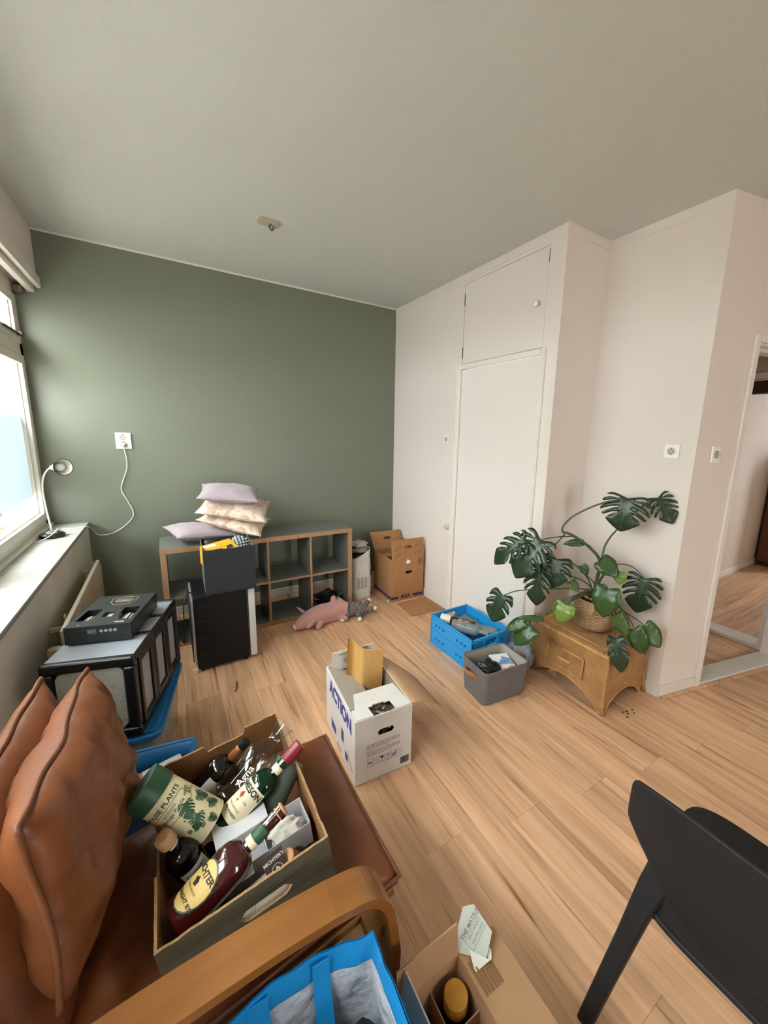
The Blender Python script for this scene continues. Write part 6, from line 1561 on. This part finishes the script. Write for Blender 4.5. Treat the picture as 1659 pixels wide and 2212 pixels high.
# backrest: rows from the lower edge to the crown; y measured from the chair's middle
def half_w(f_):
    pts = [(0, .140), (.15, .185), (.30, .232), (.38, .2535), (.42, .257), (.6, .2545), (.88, .2475), (.95, .243), (1, .232)]
    for (a, b), (c, d) in zip(pts, pts[1:]):
        if a <= f_ <= c: return b + (d - b) * (f_ - a) / (c - a)
g = G(); nr, nc = 22, 28; vs = []
for i in range(nr + 1):
    f_ = i / nr; hw = half_w(f_)
    for j in range(nc + 1):
        u = j / nc * 2 - 1; y_ = u * hw
        zt = .828 - .050 * abs(u) ** 2.2; zb = .512 + .030 * abs(u) ** 2
        z = zb + (zt - zb) * f_; x_ = -1.205 - .035 * f_ + .060 * (y_ / .25) ** 2
        vs.append(cp(x_, y_, z))
g.add(vs, [(i * (nc + 1) + j, i * (nc + 1) + j + 1, (i + 1) * (nc + 1) + j + 1, (i + 1) * (nc + 1) + j) for i in range(nr) for j in range(nc)])
g.obj('backrest', 'chair_black', ch, smooth=True, solid=.010, bevel=.003)
# apron under the back that runs out into the rear legs
def lofted(nm, secs):
    """secs: list of 4-point sections"""
    g = G(); vs = [p for s_ in secs for p in s_]; k = len(secs)
    g.add(vs, [(i * 4 + j, i * 4 + (j + 1) % 4, i * 4 + 4 + (j + 1) % 4, i * 4 + 4 + j) for i in range(k - 1) for j in range(4)] + [(3, 2, 1, 0), tuple((k - 1) * 4 + j for j in range(4))])
    return g.obj(nm, 'chair_black', ch, smooth=True, bevel=.006, angle=50)
secs = []
for j in range(13):
    u = j / 12 * 2 - 1; y_ = u * .16; zt = .53 + .02 * u * u; zb = .472 - .05 * abs(u) ** 5
    x_ = -1.205 + .03 * u * u; secs.append([cp(x_ - .006, y_, zb), cp(x_ + .034, y_, zb + .01), cp(x_ + .034, y_, zt), cp(x_ - .004, y_, zt)])
lofted('back_apron', secs)
for s in (1, -1):
    secs = []
    for f_, x_, y_, w_ in ((0, -1.252, .246, .038), (.3, -1.225, .222, .041), (.6, -1.198, .197, .045), (.8, -1.180, .181, .050), (.92, -1.165, .168, .060), (1.05, -1.150, .155, .062)):
        z = f_ * .555; secs.append([cp(x_ - w_ * .45, s * (y_ - w_ * .5), z), cp(x_ + w_ * .55, s * (y_ - w_ * .5), z), cp(x_ + w_ * .55, s * (y_ + w_ * .5), z), cp(x_ - w_ * .45, s * (y_ + w_ * .5), z)])
    lofted('leg', secs)
    secs = []
    for f_, x_, y_, w_ in ((0, -.742, .245, .034), (.5, -.765, .222, .040), (.9, -.79, .195, .050), (1, -.80, .185, .055)):
        z = f_ * .445; secs.append([cp(x_ - w_ * .5, s * (y_ - w_ * .5), z), cp(x_ + w_ * .5, s * (y_ - w_ * .5), z), cp(x_ + w_ * .5, s * (y_ + w_ * .5), z), cp(x_ - w_ * .5, s * (y_ + w_ * .5), z)])
    lofted('leg', secs)
g = G(); n = 18; vs = []
for i in range(n + 1):
    for j in range(n + 1):
        u, v = i / n * 2 - 1, j / n * 2 - 1
        # squircle plan
        m_ = max(abs(u), abs(v)); l_ = (abs(u) ** 5 + abs(v) ** 5) ** .2; k_ = m_ / l_ if l_ > 0 else 1
        x_ = -.955 + u * k_ * .245; y_ = v * k_ * (.235 + .02 * u)
        vs.append(cp(x_, y_, .452 - .022 * (1 - u * u) * (1 - v * v) - .012 * max(0, u) ** 3))
g.add(vs, [(i * (n + 1) + j, (i + 1) * (n + 1) + j, (i + 1) * (n + 1) + j + 1, i * (n + 1) + j + 1) for i in range(n) for j in range(n)])
g.obj('seat', 'chair_black', ch, smooth=True, solid=.016, bevel=.004)
# black cap of something at the lower edge
# ------------------------------------------------------------------ wardrobe in the far room
mat('far_wood', '6a3d22', .5, var=(6, '532d18', .7), stretch=(6, 6, .8))
t = thing('wooden_cabinet', 'reddish brown wooden cabinet at the edge of the far room', 'cabinet', (4.55, -2.48, 0))
box('body', (0, 0, .06), (.8, .45, 1.52), 'far_wood', t, bevel=.006)
box('plinth', (.02, .02, 0), (.78, .45, .06), 'dark_beam', t)
for k in range(2):
    d_ = box('door', (.01 + k * .395, -.014, .08), (.39 + k * .395, 0, 1.5), 'far_wood', t, bevel=.004)
    G().lathe([(.006, 0), (.006, .012), (.013, .018), (.001, .026)], 12, T(.36 + k * .075, -.014, .85) @ RX(PI / 2)).obj('knob', 'cane', d_, smooth=True)
